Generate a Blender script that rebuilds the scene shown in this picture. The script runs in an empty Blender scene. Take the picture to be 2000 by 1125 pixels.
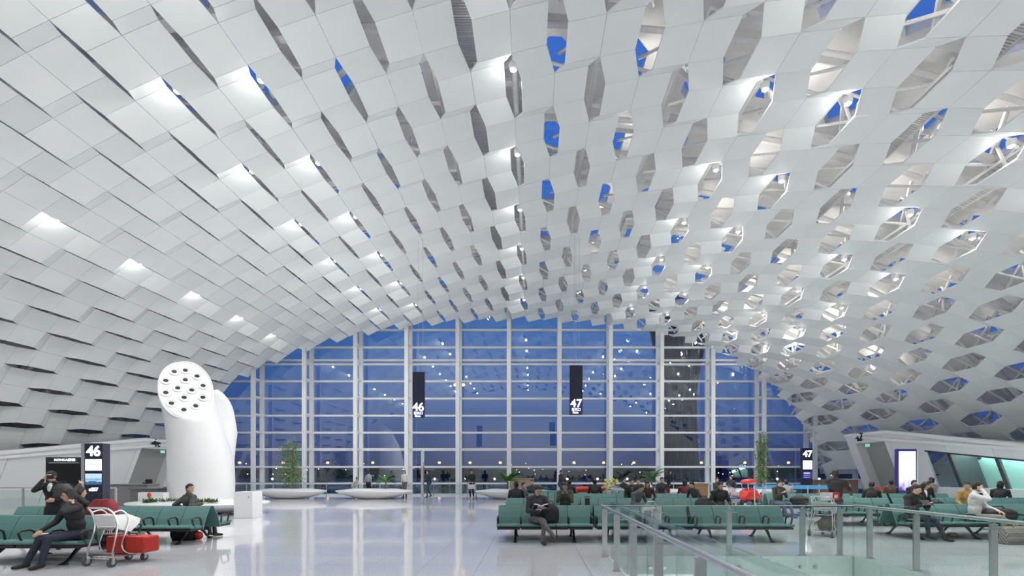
import bpy, bmesh, math, random
import numpy as np
from mathutils import Vector, Matrix, Euler
R = math.radians
random.seed(7)
SC = bpy.context.scene
COL = SC.collection

# ------------------------------------------------------------------ camera
CAMZ = 1.62
F = 944.4
cam_d = bpy.data.cameras.new('camera')
cam_d.lens = 17.0
cam_d.sensor_width = 36.0
cam_d.sensor_fit = 'HORIZONTAL'
cam_d.shift_x = -0.020
cam_d.shift_y = 0.17975
cam_d.clip_end = 1000
cam = bpy.data.objects.new('camera', cam_d)
cam.location = (0, 0, CAMZ)
cam.rotation_euler = (R(90), 0, 0)
COL.objects.link(cam)
SC.camera = cam

def W(px, py, d):
    return Vector(((px - 1040) * d / F, d, CAMZ + (922 - py) * d / F))
def WX(px, d):
    return (px - 1040) * d / F

# ------------------------------------------------------------------ view, world
SC.view_settings.view_transform = 'Standard'
SC.view_settings.look = 'None'
SC.view_settings.exposure = -0.14
SC.view_settings.gamma = 1.0
SC.view_settings.use_curve_mapping = False
wd = bpy.data.worlds.new('dusk_sky')
SC.world = wd
wd.use_nodes = True
nt = wd.node_tree
nt.nodes.clear()
tc = nt.nodes.new('ShaderNodeTexCoord')
sx = nt.nodes.new('ShaderNodeSeparateXYZ')
rp = nt.nodes.new('ShaderNodeValToRGB')
bg = nt.nodes.new('ShaderNodeBackground')
wo = nt.nodes.new('ShaderNodeOutputWorld')
nt.links.new(tc.outputs['Generated'], sx.inputs[0])
nt.links.new(sx.outputs['Z'], rp.inputs[0])
nt.links.new(rp.outputs[0], bg.inputs[0])
nt.links.new(bg.outputs[0], wo.inputs[0])
cr = rp.color_ramp
cr.elements[0].position = 0.0
cr.elements[0].color = (.046, .052, .130, 1)
cr.elements[1].position = 1.0
cr.elements[1].color = (.040, .140, .68, 1)
for p, c in ((.03, (.038, .060, .18)), (.12, (.040, .104, .31)), (.30, (.042, .160, .46))):
    e = cr.elements.new(p)
    e.color = (*c, 1)
bg.inputs[1].default_value = 1.12

# ------------------------------------------------------------------ unseen area lights added to brighten the hall
def area(name, loc, rot, sxx, syy, watt, col=(1, .985, .96)):
    l = bpy.data.lights.new(name, 'AREA')
    l.shape = 'RECTANGLE'
    l.size, l.size_y = sxx, syy
    l.energy = watt
    l.color = col
    o = bpy.data.objects.new(name, l)
    o.location = loc
    o.rotation_euler = rot
    COL.objects.link(o)
    return o
UP = (R(180), 0, 0)
area('fill_up_left', (-5, 17, 2.4), (R(180), R(-46), 0), 5, 24, 560)  # added fill, floats over the seating without a fixture
area('fill_up_right', (6.5, 18, 2.4), (R(180), R(42), 0), 6, 22, 360)
area('fill_up_hall', (0, -4, 2.4), UP, 30, 10, 330)
area('fill_down_hall', (0, -5, 9.5), (R(-20), 0, 0), 24, 5, 560)  # added fill behind the camera, without a fixture

# ------------------------------------------------------------------ materials
_M = {}
def mat(name, col=(.8, .8, .8), rough=.5, metal=0.0, emit=0.0, var=.05, scale=14.0, bump=0.0, coat=0.0, spec=.5, ecol=None):
    if name in _M:
        return _M[name]
    m = bpy.data.materials.new(name)
    m.use_nodes = True
    n = m.node_tree.nodes
    lk = m.node_tree.links
    b = n['Principled BSDF']
    b.inputs['Roughness'].default_value = rough
    b.inputs['Metallic'].default_value = metal
    b.inputs['Specular IOR Level'].default_value = spec
    b.inputs['Coat Weight'].default_value = coat
    if var > 0:
        t = n.new('ShaderNodeTexCoord')
        z = n.new('ShaderNodeTexNoise')
        z.inputs['Scale'].default_value = scale
        z.inputs['Detail'].default_value = 3
        r = n.new('ShaderNodeValToRGB')
        r.color_ramp.elements[0].position = .3
        r.color_ramp.elements[1].position = .7
        r.color_ramp.elements[0].color = (*[max(0, c * (1 - var)) for c in col], 1)
        r.color_ramp.elements[1].color = (*[min(1, c * (1 + var)) for c in col], 1)
        lk.new(t.outputs['Object'], z.inputs['Vector'])
        lk.new(z.outputs['Fac'], r.inputs[0])
        lk.new(r.outputs[0], b.inputs['Base Color'])
        if bump:
            bp = n.new('ShaderNodeBump')
            bp.inputs['Strength'].default_value = bump
            bp.inputs['Distance'].default_value = .01
            lk.new(z.outputs['Fac'], bp.inputs['Height'])
            lk.new(bp.outputs[0], b.inputs['Normal'])
    else:
        b.inputs['Base Color'].default_value = (*col, 1)
    if emit:
        b.inputs['Emission Color'].default_value = (*(ecol or col), 1)
        b.inputs['Emission Strength'].default_value = emit
    _M[name] = m
    return m

def glass_mat(name, tint=(1, 1, 1), refl=1.0, rough=0.0, ior=1.5):
    m = bpy.data.materials.new(name)
    m.use_nodes = True
    n = m.node_tree.nodes
    lk = m.node_tree.links
    n.clear()
    o = n.new('ShaderNodeOutputMaterial')
    mx = n.new('ShaderNodeMixShader')
    tr = n.new('ShaderNodeBsdfTransparent')
    gl = n.new('ShaderNodeBsdfGlossy')
    lw = n.new('ShaderNodeLayerWeight')
    lw.inputs['Blend'].default_value = .5
    pw = n.new('ShaderNodeMath'); pw.operation = 'POWER'; pw.inputs[1].default_value = 5
    ml = n.new('ShaderNodeMath')
    ml.operation = 'MULTIPLY_ADD'
    ml.use_clamp = True
    f0 = .04 * refl
    ml.inputs[1].default_value = .9 - f0
    ml.inputs[2].default_value = f0
    tr.inputs[0].default_value = (*tint, 1)
    gl.inputs['Roughness'].default_value = rough
    gl.inputs['Color'].default_value = (.95, .97, 1, 1)
    lk.new(lw.outputs['Facing'], pw.inputs[0])
    lk.new(pw.outputs[0], ml.inputs[0])
    lk.new(ml.outputs[0], mx.inputs[0])
    lk.new(tr.outputs[0], mx.inputs[1])
    lk.new(gl.outputs[0], mx.inputs[2])
    lk.new(mx.outputs[0], o.inputs[0])
    return m

M_panel = mat('ceiling_panel_white', (.80, .832, .825), .55, var=.015, scale=1.5)
M_deck = mat('roof_deck_white', (.74, .73, .70), .7, var=.04, scale=3)
M_tube = mat('truss_white', (.80, .79, .76), .5)
M_frame = mat('facade_white_steel', (.86, .87, .85), .45)
M_white = mat('white_lacquer', (.75, .76, .765), .32, var=.02, coat=.2)
M_wall = mat('wall_panel_white', (.72, .74, .73), .5, var=.02)
M_teal = mat('teal_upholstery', (.082, .198, .188), .55, var=.10, scale=40, bump=.15)
M_black = mat('black_steel', (.016, .018, .018), .4)
M_blackp = mat('black_plastic', (.02, .02, .022), .5)
M_steel = mat('brushed_steel', (.62, .62, .62), .32, .9, var=.06, scale=30)
M_chrome = mat('chrome_tube', (.75, .75, .75), .18, 1.0, var=.02)
M_navy = mat('navy_sign_body', (.010, .012, .035), .35)
M_red = mat('red_case', (.55, .03, .018), .42, var=.08)
M_dred = mat('dark_red_fabric', (.22, .02, .025), .7, var=.15, scale=30)
M_grey = mat('grey_counter', (.26, .25, .26), .5)
M_brown = mat('brown_counter', (.16, .10, .07), .5)
M_tan = mat('tan_counter', (.42, .33, .25), .5)
M_leaf = mat('palm_leaf', (.06, .16, .035), .55, var=.3, scale=6)
M_bamboo = mat('bamboo_leaf', (.20, .30, .13), .6, var=.3, scale=6)
M_stem = mat('plant_stem', (.20, .17, .09), .7, var=.2)
M_soil = mat('planter_soil', (.04, .03, .02), .9)
M_facade_glass = glass_mat('facade_glass', (.93, .95, .98), 3.0)
M_sky_glass = glass_mat('skylight_glass', (.93, .96, 1.0), .8)
M_rail_glass = glass_mat('balustrade_glass', (.90, .95, .935), 1.3)
M_green_glass = glass_mat('fascia_glass', (.80, .90, .87), 1.2)
M_glow = mat('sign_white_glow', (1, 1, 1), .5, emit=2.2, var=0)
M_lamp = mat('lamp_glow', (1, 1, 1), .5, emit=14, var=0, ecol=(1, .98, .94))
M_warm = mat('street_lamp_glow', (1, .8, .45), .5, emit=4.6, var=0, ecol=(1, .50, .13))
M_warm2 = mat('bollard_glow', (1, .95, .6), .5, emit=7, var=0, ecol=(1, .95, .62))
M_apron = mat('apron_ground', (.035, .036, .045), .8, var=.25, scale=.08)
M_tree = mat('night_tree', (.018, .028, .014), .9, var=.3, scale=1)
M_tower = mat('dark_tower', (.030, .030, .028), .6, var=.15, scale=.5)
M_towerl = mat('tower_lattice', (.13, .10, .08), .6)

def floor_mat():
    m = bpy.data.materials.new('speckled_granite')
    m.use_nodes = True
    n = m.node_tree.nodes
    lk = m.node_tree.links
    b = n['Principled BSDF']
    geo = n.new('ShaderNodeNewGeometry')
    z = n.new('ShaderNodeTexNoise')
    z.inputs['Scale'].default_value = 55
    z.inputs['Detail'].default_value = 4
    r = n.new('ShaderNodeValToRGB')
    r.color_ramp.elements[0].position = .34
    r.color_ramp.elements[1].position = .62
    r.color_ramp.elements[0].color = (.45, .45, .49, 1)
    r.color_ramp.elements[1].color = (.79, .79, .83, 1)
    lk.new(geo.outputs['Position'], z.inputs['Vector'])
    lk.new(z.outputs['Fac'], r.inputs[0])
    lk.new(r.outputs[0], b.inputs['Base Color'])
    b.inputs['Roughness'].default_value = .06
    b.inputs['IOR'].default_value = 1.6
    return m
M_floor = floor_mat()
M_joint = mat('floor_joint', (.22, .22, .24), .6)

# ------------------------------------------------------------------ mesh builder
class MB:
    def __init__(s):
        s.v = []; s.f = []; s.m = []; s.mi = 0
    def add(s, vs, fs):
        o = len(s.v)
        s.v += [tuple(v) for v in vs]
        s.f += [tuple(i + o for i in f) for f in fs]
        s.m += [s.mi] * len(fs)
        return s
    def box(s, c, size, rot=None):
        hx, hy, hz = [a / 2 for a in size]
        vs = [Vector((x, y, z)) for x in (-hx, hx) for y in (-hy, hy) for z in (-hz, hz)]
        if rot is not None:
            m = rot if isinstance(rot, Matrix) else Euler(rot).to_matrix()
            vs = [m @ v for v in vs]
        c = Vector(c)
        return s.add([v + c for v in vs], [(0, 1, 3, 2), (4, 6, 7, 5), (0, 4, 5, 1), (2, 3, 7, 6), (0, 2, 6, 4), (1, 5, 7, 3)])
    def bar(s, a, b, w, h=None, up=(0, 0, 1)):
        a, b = Vector(a), Vector(b)
        d = (b - a)
        L = d.length
        d.normalize()
        u = Vector(up)
        if abs(d.dot(u)) > .98:
            u = Vector((1, 0, 0))
        x = d.cross(u).normalized()
        z = x.cross(d)
        m = Matrix((x, d, z)).transposed()
        return s.box((a + b) / 2, (w, L, h or w), m)
    def tube(s, pts, r, seg=8, closed=False, cap=True):
        pts = [Vector(p) for p in pts]
        n = len(pts)
        rs = r if isinstance(r, (list, tuple)) else [r] * n
        vs = []; fs = []
        prev = None
        for i, p in enumerate(pts):
            if closed:
                t = (pts[(i + 1) % n] - pts[i - 1])
            else:
                t = (pts[min(i + 1, n - 1)] - pts[max(i - 1, 0)])
            t.normalize()
            if prev is None:
                u = Vector((0, 0, 1)) if abs(t.z) < .9 else Vector((1, 0, 0))
                x = t.cross(u).normalized()
            else:
                x = (prev - t * prev.dot(t)).normalized()
            prev = x
            y = t.cross(x)
            for k in range(seg):
                a = 2 * math.pi * k / seg
                vs.append(p + (x * math.cos(a) + y * math.sin(a)) * rs[i])
        rng = n if closed else n - 1
        for i in range(rng):
            j = (i + 1) % n
            for k in range(seg):
                l = (k + 1) % seg
                fs.append((i * seg + k, i * seg + l, j * seg + l, j * seg + k))
        if cap and not closed:
            fs.append(tuple(range(seg - 1, -1, -1)))
            fs.append(tuple((n - 1) * seg + k for k in range(seg)))
        return s.add(vs, fs)
    def pipe(s, pts, r, seg=8, n=5):
        q = [Vector(p) for p in pts]
        out = []
        for i in range(len(q) - 1):
            p0, p1, p2, p3 = q[max(i - 1, 0)], q[i], q[i + 1], q[min(i + 2, len(q) - 1)]
            for k in range(n):
                t = k / n
                out.append(.5 * ((2 * p1) + (p2 - p0) * t + (2 * p0 - 5 * p1 + 4 * p2 - p3) * t * t + (3 * p1 - p0 - 3 * p2 + p3) * t ** 3))
        out.append(q[-1])
        return s.tube(out, r, seg)
    def loft(s, rings, cap=True, closed=True):
        n = len(rings[0])
        vs = [p for r in rings for p in r]
        fs = []
        for i in range(len(rings) - 1):
            for k in range(n if closed else n - 1):
                l = (k + 1) % n
                fs.append((i * n + k, i * n + l, (i + 1) * n + l, (i + 1) * n + k))
        if cap:
            fs.append(tuple(range(n - 1, -1, -1)))
            fs.append(tuple((len(rings) - 1) * n + k for k in range(n)))
        return s.add(vs, fs)
    def lathe(s, prof, c=(0, 0, 0), seg=16, sx=1.0, sy=1.0):
        rings = []
        for r, z in prof:
            rings.append([(c[0] + r * sx * math.cos(2 * math.pi * k / seg), c[1] + r * sy * math.sin(2 * math.pi * k / seg), c[2] + z) for k in range(seg)])
        return s.loft(rings)
    def prism(s, poly, t0, t1, axis='y'):
        n = len(poly)
        def mk(p, t):
            return (p[0], t, p[1]) if axis == 'y' else ((t, p[0], p[1]) if axis == 'x' else (p[0], p[1], t))
        vs = [mk(p, t0) for p in poly] + [mk(p, t1) for p in poly]
        fs = [tuple(range(n - 1, -1, -1)), tuple(range(n, 2 * n))]
        fs += [(i, (i + 1) % n, (i + 1) % n + n, i + n) for i in range(n)]
        return s.add(vs, fs)
    def ball(s, c, r, seg=10, rings=6):
        rr = r if isinstance(r, (tuple, list)) else (r, r, r)
        prof = [(max(1e-4, math.sin(math.pi * i / rings)), -math.cos(math.pi * i / rings)) for i in range(rings + 1)]
        o = []
        for a, z in prof:
            o.append([(c[0] + a * rr[0] * math.cos(2 * math.pi * k / seg), c[1] + a * rr[1] * math.sin(2 * math.pi * k / seg), c[2] + z * rr[2]) for k in range(seg)])
        return s.loft(o)
    def mesh(s, name, mats, smooth=False):
        me = bpy.data.meshes.new(name)
        me.from_pydata(s.v, [], s.f)
        for m in (mats if isinstance(mats, (list, tuple)) else [mats]):
            me.materials.append(m)
        if any(s.m):
            me.polygons.foreach_set('material_index', s.m)
        bm = bmesh.new()
        bm.from_mesh(me)
        bmesh.ops.recalc_face_normals(bm, faces=bm.faces)
        bm.to_mesh(me)
        bm.free()
        if smooth:
            me.polygons.foreach_set('use_smooth', [True] * len(me.polygons))
            try:
                me.set_sharp_from_angle(angle=R(40))
            except Exception:
                pass
        me.update()
        return me
    def build(s, name, mats, parent=None, smooth=False, bevel=0, loc=None):
        return link(name, s.mesh(name, mats, smooth), parent, bevel, loc)

def link(name, me, parent=None, bevel=0, loc=None):
    o = bpy.data.objects.new(name, me)
    COL.objects.link(o)
    if parent is not None:
        o.parent = parent
    if loc is not None:
        o.location = loc
    if bevel:
        b = o.modifiers.new('edge', 'BEVEL')
        b.width = bevel
        b.segments = 2
        b.limit_method = 'ANGLE'
    return o
def tag(o, label=None, cat=None, group=None, kind=None):
    if label: o['label'] = label
    if cat: o['category'] = cat
    if group: o['group'] = group
    if kind: o['kind'] = kind
    return o
def empty(name, loc=(0, 0, 0), rz=0):
    o = bpy.data.objects.new(name, None)
    o.empty_display_size = .2
    COL.objects.link(o)
    o.location = loc
    o.rotation_euler = (0, 0, rz)
    return o
def thing(name, label, cat, loc=(0, 0, 0), rz=0, group=None):
    return tag(empty(name, loc, rz), label, cat, group)
KIDS = {}
def copy_tree(o, parent=None):
    c = o.copy()
    COL.objects.link(c)
    if parent is not None:
        c.parent = parent
    for ch in o.children:
        copy_tree(ch, c)
    return c
def text(name, body, size, mt, loc, rot=(R(90), 0, 0), parent=None, ext=.01, align='CENTER', sc=(1, 1, 1), bold=0.0):
    cu = bpy.data.curves.new(name, 'FONT')
    cu.body = body
    cu.size = size
    cu.extrude = ext
    cu.offset = bold
    cu.align_x = align
    cu.align_y = 'CENTER'
    t = bpy.data.objects.new(name + '_tmp', cu)
    COL.objects.link(t)
    dg = bpy.context.evaluated_depsgraph_get()
    me = bpy.data.meshes.new_from_object(t.evaluated_get(dg))
    bpy.data.objects.remove(t)
    bpy.data.curves.remove(cu)
    me.materials.clear()
    me.materials.append(mt)
    o = link(name, me, parent, 0, loc)
    o.rotation_euler = rot
    o.scale = sc
    return o

# ------------------------------------------------------------------ the vault
X0, VH = -1.393, 12.0
VA = 25.0
PITCH, SHIFT = 1.0923, -.51
P = 3.36
FLAT, SLANT = P / 3 * 1.0, P / 6
Y_EVEN = 13.1            # middle of an even seam's gap
Y_END = 32.95
GU, GN = .46, -.465       # gap step from strip to strip: along the arc, and inward
_w = np.linspace(0, 29.85, 3001)
_ph = .3609 * _w / 20 + .1599 * (_w / 20) ** 3 + .119 * (_w / 20) ** 5 - .0516 * (_w / 20) ** 7
_hx = np.r_[0, np.cumsum((np.cos(_ph)[1:] + np.cos(_ph)[:-1]) / 2 * np.diff(_w))]
_hz = VH - np.r_[0, np.cumsum((np.sin(_ph)[1:] + np.sin(_ph)[:-1]) / 2 * np.diff(_w))]
_x = np.r_[X0 - _hx[::-1], X0 + _hx[1:]]
_z = np.r_[_hz[::-1], _hz[1:]]
_u = np.r_[-_w[::-1], _w[1:]] + _w[-1]
U0 = float(_w[-1]) + SHIFT - X0
def bend(x, y):
    """the right-hand side of the vault draws in towards the glazed end"""
    if y <= 24 or x <= 8:
        return x
    return x - 3.5 * ((x - 8) / 15) ** 1.6 * ((y - 24) / 9) ** 2
UMAX = float(_u[-1])
def vault(u):
    h = .05
    p = Vector((np.interp(u, _u, _x), np.interp(u, _u, _z)))
    a = Vector((np.interp(u - h, _u, _x), np.interp(u - h, _u, _z)))
    b = Vector((np.interp(u + h, _u, _x), np.interp(u + h, _u, _z)))
    t = (b - a).normalized()
    return p, t, Vector((-t.y, t.x))        # point, tangent to +x, outward normal
def vault_off(u, off):
    p, t, n = vault(u)
    return p + n * off
K0 = -int((U0) / PITCH)
K1 = int((UMAX - U0) / PITCH)
KS = list(range(K0, K1 + 1))
SEAM = {}
for k in KS:
    p, t, n = vault(U0 + k * PITCH)
    f = min(1, max(0, (-p.x - 16) / 6))
    SEAM[k] = (p, (t * (GU + .10 * f) + n * (GN + .03 * f)))
def tau(k, state):        # state 0: even seams open, 1: odd seams open
    return 1.0 if (k % 2 == 0) == (state == 0) else 0.0
ceiling = empty('ceiling')
tag(ceiling, kind='structure')
# sections along y: flat (even open), slant, flat (odd open), slant
segs = []
y = Y_EVEN - FLAT / 2 - 2 * P
while y < Y_END - .3:
    segs.append((y, y + FLAT, 0, 0)); y += FLAT
    segs.append((y, y + SLANT, 0, 1)); y += SLANT
    segs.append((y, y + FLAT, 1, 1)); y += FLAT
    segs.append((y, y + SLANT, 1, 0)); y += SLANT
segs = [s for s in segs if s[1] < Y_END + .05]
Y_END = segs[-1][1]
Y_BEG = segs[0][0]
JOIN = .0045
TH = .035
def edge_pts(k, st):
    """right edge of strip k and left edge of strip k+1 at seam k"""
    p, e = SEAM[k]
    h = e * (.5 * tau(k, st))
    return p - h, p + h
def panel_geom(k, s):
    """strip between seam k and k+1"""
    L = s[1] - s[0]
    out = []
    for y, st in ((JOIN, s[2]), (L - JOIN, s[3])):
        a = edge_pts(k, st)[1]
        b = edge_pts(k + 1, st)[0]
        d = (b - a).normalized() * JOIN
        a = a + d; b = b - d
        n = Vector((-(b - a).y, (b - a).x)).normalized()
        out.append((a, b, n, y))
    vs = []
    for a, b, n, y in out:
        vs += [(a.x, y, a.y), (b.x, y, b.y), ((b + n * TH).x, y, (b + n * TH).y), ((a + n * TH).x, y, (a + n * TH).y)]
    return vs, [(0, 1, 2, 3), (4, 7, 6, 5), (0, 4, 5, 1), (1, 5, 6, 2), (2, 6, 7, 3), (3, 7, 4, 0)]
def proj(v):
    return 1040 + v[0] * F / v[1], 922 - (v[2] - CAMZ) * F / v[1]
cand = []
for k in KS[:-1]:
    for s in segs:
        vs, fs = panel_geom(k, s)
        w4 = [(v[0], v[1] + s[0], v[2]) for v in (vs[0], vs[1], vs[5], vs[4])]
        q = [proj(v) for v in w4]
        cx = sum(a for a, b in q) / 4; cy = sum(b for a, b in q) / 4
        ar = abs(sum(q[i][0] * q[(i + 1) % 4][1] - q[(i + 1) % 4][0] * q[i][1] for i in range(4))) / 2
        if max(v[1] for v in w4) > 24 and max(v[0] for v in w4) > 8:
            vs = [(bend(v[0], v[1] + s[0]), v[1], v[2]) for v in vs]
        vis = 0 < cx < 2000 and 0 < cy < 880
        cand.append((ar if vis else 0, k, s, vs, fs))
cand.sort(key=lambda c: -c[0])
single = cand[:300]
pan_mesh = {}
for ar, k, s, vs, fs in single:
    key = (k, s[2], s[3], round(s[0], 2) if s[1] > 24 else 0)
    if key not in pan_mesh:
        pan_mesh[key] = MB().add(vs, fs).mesh('ceiling_panel', M_panel)
    link('ceiling_panel', pan_mesh[key], ceiling, 0, (0, s[0], 0))
rest = MB()
for ar, k, s, vs, fs in cand[300:]:
    rest.add([(v[0], v[1] + s[0], v[2]) for v in vs], fs)
tag(rest.build('ceiling_panelling', M_panel, ceiling), kind='stuff')

# plain part of the vault behind the camera, closing the hall
YB = -14.0
sh = MB()
us = np.linspace(.02, UMAX - .02, 60)
sh.loft([[(vault_off(u, 0).x, y, vault_off(u, 0).y) for y in (Y_BEG + .1, YB)] for u in us], cap=False, closed=False)
sh.build('vault_lining', M_panel, ceiling)
bw = MB().prism([(vault_off(u, .3).x, max(-.2, vault_off(u, .3).y)) for u in us], YB - .2, YB)
tag(bw.build('wall_back', M_wall), kind='structure')

# ---- outer roof deck with hexagonal skylights
OFF = 2.1
deck = MB(); jamb = MB()
NP = 10
panes = []
for k in range(K0 + (K0 % 2), K1 - 1, 2):
    for j in range(NP):
        ya = Y_EVEN + (j - 3) * P + (P / 2 if (k // 2) % 2 else 0) * 0
        yb = ya + P
        yb = min(yb, 33.9)
        if ya >= 33.4: continue
        def D(a, b, off=OFF):
            u = U0 + (k + 2 * a) * PITCH
            u = min(max(u, .05), UMAX - .05)
            q = vault_off(u, off)
            yq = ya + b * (yb - ya)
            return (bend(q.x, yq), yq, q.y)
        outer = [(0, 0), (.5, 0), (1, 0), (1, 1), (.5, 1), (0, 1)]
        hexa = [(.30, .30), (.5, .16), (.70, .30), (.70, .70), (.5, .84), (.30, .70)]
        vs = [D(*p) for p in outer] + [D(*p) for p in hexa] + [D(p[0], p[1], OFF + .35) for p in hexa]
        fs = [(i, (i + 1) % 6, (i + 1) % 6 + 6, i + 6) for i in range(6)] + [(i + 6, (i + 1) % 6 + 6, (i + 1) % 6 + 12, i + 12) for i in range(6)]
        if k < -15:
            deck.add(vs[:6], [tuple(range(6))])
            continue
        deck.add(vs, fs)
        panes.append(([D(p[0], p[1], OFF + .3) for p in hexa], [D(p[0], p[1], OFF + .32) for p in hexa]))
tag(deck.build('roof_deck', M_deck, ceiling), kind='stuff')
pm = MB()
for a, b in panes:
    pm.loft([a, b])
tag(pm.build('skylight_glazing', M_sky_glass, ceiling), kind='stuff')

# ---- steel between panels and deck
tr = MB()
O1, O2 = .75, 1.75
CAV_W = 110
for j in range(-2, 7):
    yy = Y_EVEN + j * P
    for k in KS[:-2]:
        if k % 2: continue
        def T(a, off, dy=0):
            u = min(max(U0 + (k + a) * PITCH, .05), UMAX - .05)
            q = vault_off(u, off)
            yq = min(yy + dy, 33.2)
            return (bend(q.x, yq), yq, q.y)
        tr.tube([T(0, O2), T(2, O2)], .12, 6)
        tr.tube([T(0, O1), T(1, O2, P / 2)], .09, 6)
        tr.tube([T(1, O2, P / 2), T(2, O1, 0)], .08, 6)
        tr.tube([T(0, O1), T(0, O1, P)], .08, 6)
        tr.tube([T(0, O2), T(1, O1, P / 2)], .07, 6)
        if k % 4 == 0:
            tr.bar(T(.3, 1.1, P * .62), T(2.3, 1.1, P * .62), .34, .12)
            tr.tube([T(.5, .25, .2), T(.5, 1.9, 1.2)], .05, 6)
        tr.tube([T(1.5, .35, -.3), T(.2, 1.5, .7)], .045, 6)
for j in range(-2, 7):
    for k in KS[:-2]:
        def T2(a, off, b):
            u = min(max(U0 + (k + a) * PITCH, .05), UMAX - .05)
            q = vault_off(u, off)
            yq = min(Y_EVEN + (j + b) * P, 33.2)
            return (bend(q.x, yq), yq, q.y)
        h = .5 if k % 2 else 0
        tr.tube([T2(.5, .62, h), T2(1.2, 1.5, h + .45)], .05, 6)
        tr.tube([T2(1.0, .55, h + .1), T2(.1, 1.35, h + .62)], .045, 6)
        if (k + j) % 3 == 0:
            tr.bar(T2(-.4, .95, h + .28), T2(1.5, .95, h + .28), .22, .10)
tag(tr.build('truss_tubes', M_tube, ceiling, smooth=True), kind='stuff')
for k in (-1, 10, 13):
    cw = MB()
    q, t, n = vault(U0 + k * PITCH)
    c = q + n * .75
    for sgn in (-.35, .35):
        e = c + t * sgn
        cw.bar((e.x, Y_BEG, e.y), (e.x, Y_END, e.y), .04, .10)
    yy = Y_BEG
    while yy < Y_END:
        a = c - t * .35; b = c + t * .35
        cw.bar((a.x, yy, a.y), (b.x, yy, b.y), .025 if (int(yy / .07) % 8) else .06, .05)
        yy += .07
    tag(cw.build('catwalk_grating', M_tube, ceiling), kind='stuff')

# ---- bodiless lights added to brighten the roof void
for k, pw in ((-3, .35), (3, .8), (7, 1.1), (11, 1.2), (15, .8), (18, .5)):
    q = vault_off(U0 + (k + .5) * PITCH, 1.25)
    for j in range(-2, 6, 1):
        l = bpy.data.lights.new('void_fill', 'POINT')
        l.energy = CAV_W * pw
        l.color = (1, .97, .92)
        l.shadow_soft_size = .12
        lo = bpy.data.objects.new('void_fill', l)
        COL.objects.link(lo)
        lo.location = (q.x, Y_EVEN + (j + .25) * P, q.y)

# ---- lamps in the gaps
LAMP_W = 22
SPOT_W = 345
n_lamp = 0
lmesh = MB().ball((0, 0, 0), .05, 10, 6).mesh('bulb', M_lamp, True)
hmesh = MB().lathe([(.11, .16), (.11, .06), (.085, .0), (.08, .0), (.075, .10)], seg=12).mesh('housing', M_tube, True)
for k in (-14, -8, -6, 0, 6, 8, 12, 14):
    p, t, n = vault(U0 + k * PITCH)
    q0 = p + t * (.02 * GU) + n * (.06)
    for j in range(-2, 6):
        yl = Y_EVEN + j * P - .55
        if yl > Y_END: continue
        n_lamp += 1
        q = Vector((bend(q0.x, yl), q0.y))
        lx, ly = proj((q.x, yl, q.y))
        inview = 0 < lx < 2000 and ly > 0
        o = None if not inview else thing('gap_lamp', 'small white spotlight mounted in a gap between the ceiling panels', 'lamp', (q.x, yl, q.y), 0, 'spotlights in the ceiling gaps')
        if inview:
            link('bulb', lmesh, o)
            link('housing', hmesh, o)
        l = bpy.data.lights.new('gap_light', 'POINT')
        l.energy = LAMP_W
        l.color = (1, .985, .95)
        l.shadow_soft_size = .075
        lo = bpy.data.objects.new('gap_light', l)
        COL.objects.link(lo)
        lo.location = (q.x, yl, q.y - .09)
        l = bpy.data.lights.new('gap_spot', 'SPOT')
        l.energy = SPOT_W
        l.color = (1, .985, .95)
        l.spot_size = R(118); l.spot_blend = .8
        l.shadow_soft_size = .09
        so = bpy.data.objects.new('gap_spot', l)
        COL.objects.link(so)
        so.location = (q.x, yl, q.y - .12)
        so.rotation_euler = (0, {-14: -.1, -8: .42, -6: .42, 0: .25, 6: .1, 8: -.42, 12: -.2, 14: -.1}[k], 0)

# ------------------------------------------------------------------ floor with the void at the front right
VX0, VX1, VY = 1.46, 6.22, 9.36
slab = MB()
XL, XR, YF = -27.5, 25.0, 34.0
slab.box(((XL + VX0) / 2, (YB + YF) / 2, -.17), (VX0 - XL, YF - YB, .30))
slab.box(((XR + VX1) / 2, (YB + YF) / 2, -.17), (XR - VX1, YF - YB, .30))
slab.box(((VX0 + VX1) / 2, (VY + YF) / 2, -.17), (VX1 - VX0, YF - VY, .30))
slab.box(((VX0 + VX1) / 2, (YB + 1.0) / 2, -.17), (VX1 - VX0, 1.0 - YB, .30))
floor = slab.build('floor', M_joint)
tag(floor, kind='structure')
TS = .93
tiles = []
nx0, nx1 = int(XL / TS), int(XR / TS)
for i in range(nx0, nx1):
    for j in range(0, 36):
        xa, xb = i * TS, (i + 1) * TS
        ya, yb = .06 + j * TS, .06 + (j + 1) * TS
        if yb > YF: continue
        if ya < VY - .01 and yb > 1.0 and xb > VX0 and xa < VX1:      # cut at the edge of the void
            if yb > VY + .05 and xa > VX0 - .2 and xb < VX1 + .2:
                ya = VY
            elif xa < VX0 - .05 and xb > VX0:
                xb = VX0
            elif xb > VX1 + .05 and xa < VX1:
                xa = VX1
            else:
                continue
        cx, cy = (xa + xb) / 2, (ya + yb) / 2
        px, py = proj((cx, max(cy, .1), 0))
        vis = 0 < px < 2000 and py < 1140
        tiles.append((0 if not vis else 1 / cy ** 3, xa, xb, ya, yb))
tiles.sort(key=lambda t: -t[0])
tm = {}
G = .0025
for n, (a, xa, xb, ya, yb) in enumerate(tiles[:300]):
    key = (round(xb - xa, 3), round(yb - ya, 3))
    if key not in tm:
        tm[key] = MB().box((0, 0, -.01), (xb - xa - 2 * G, yb - ya - 2 * G, .02)).mesh('floor_tile', M_floor)
    link('floor_tile', tm[key], floor, 0, ((xa + xb) / 2, (ya + yb) / 2, 0))
tb = MB()
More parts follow.
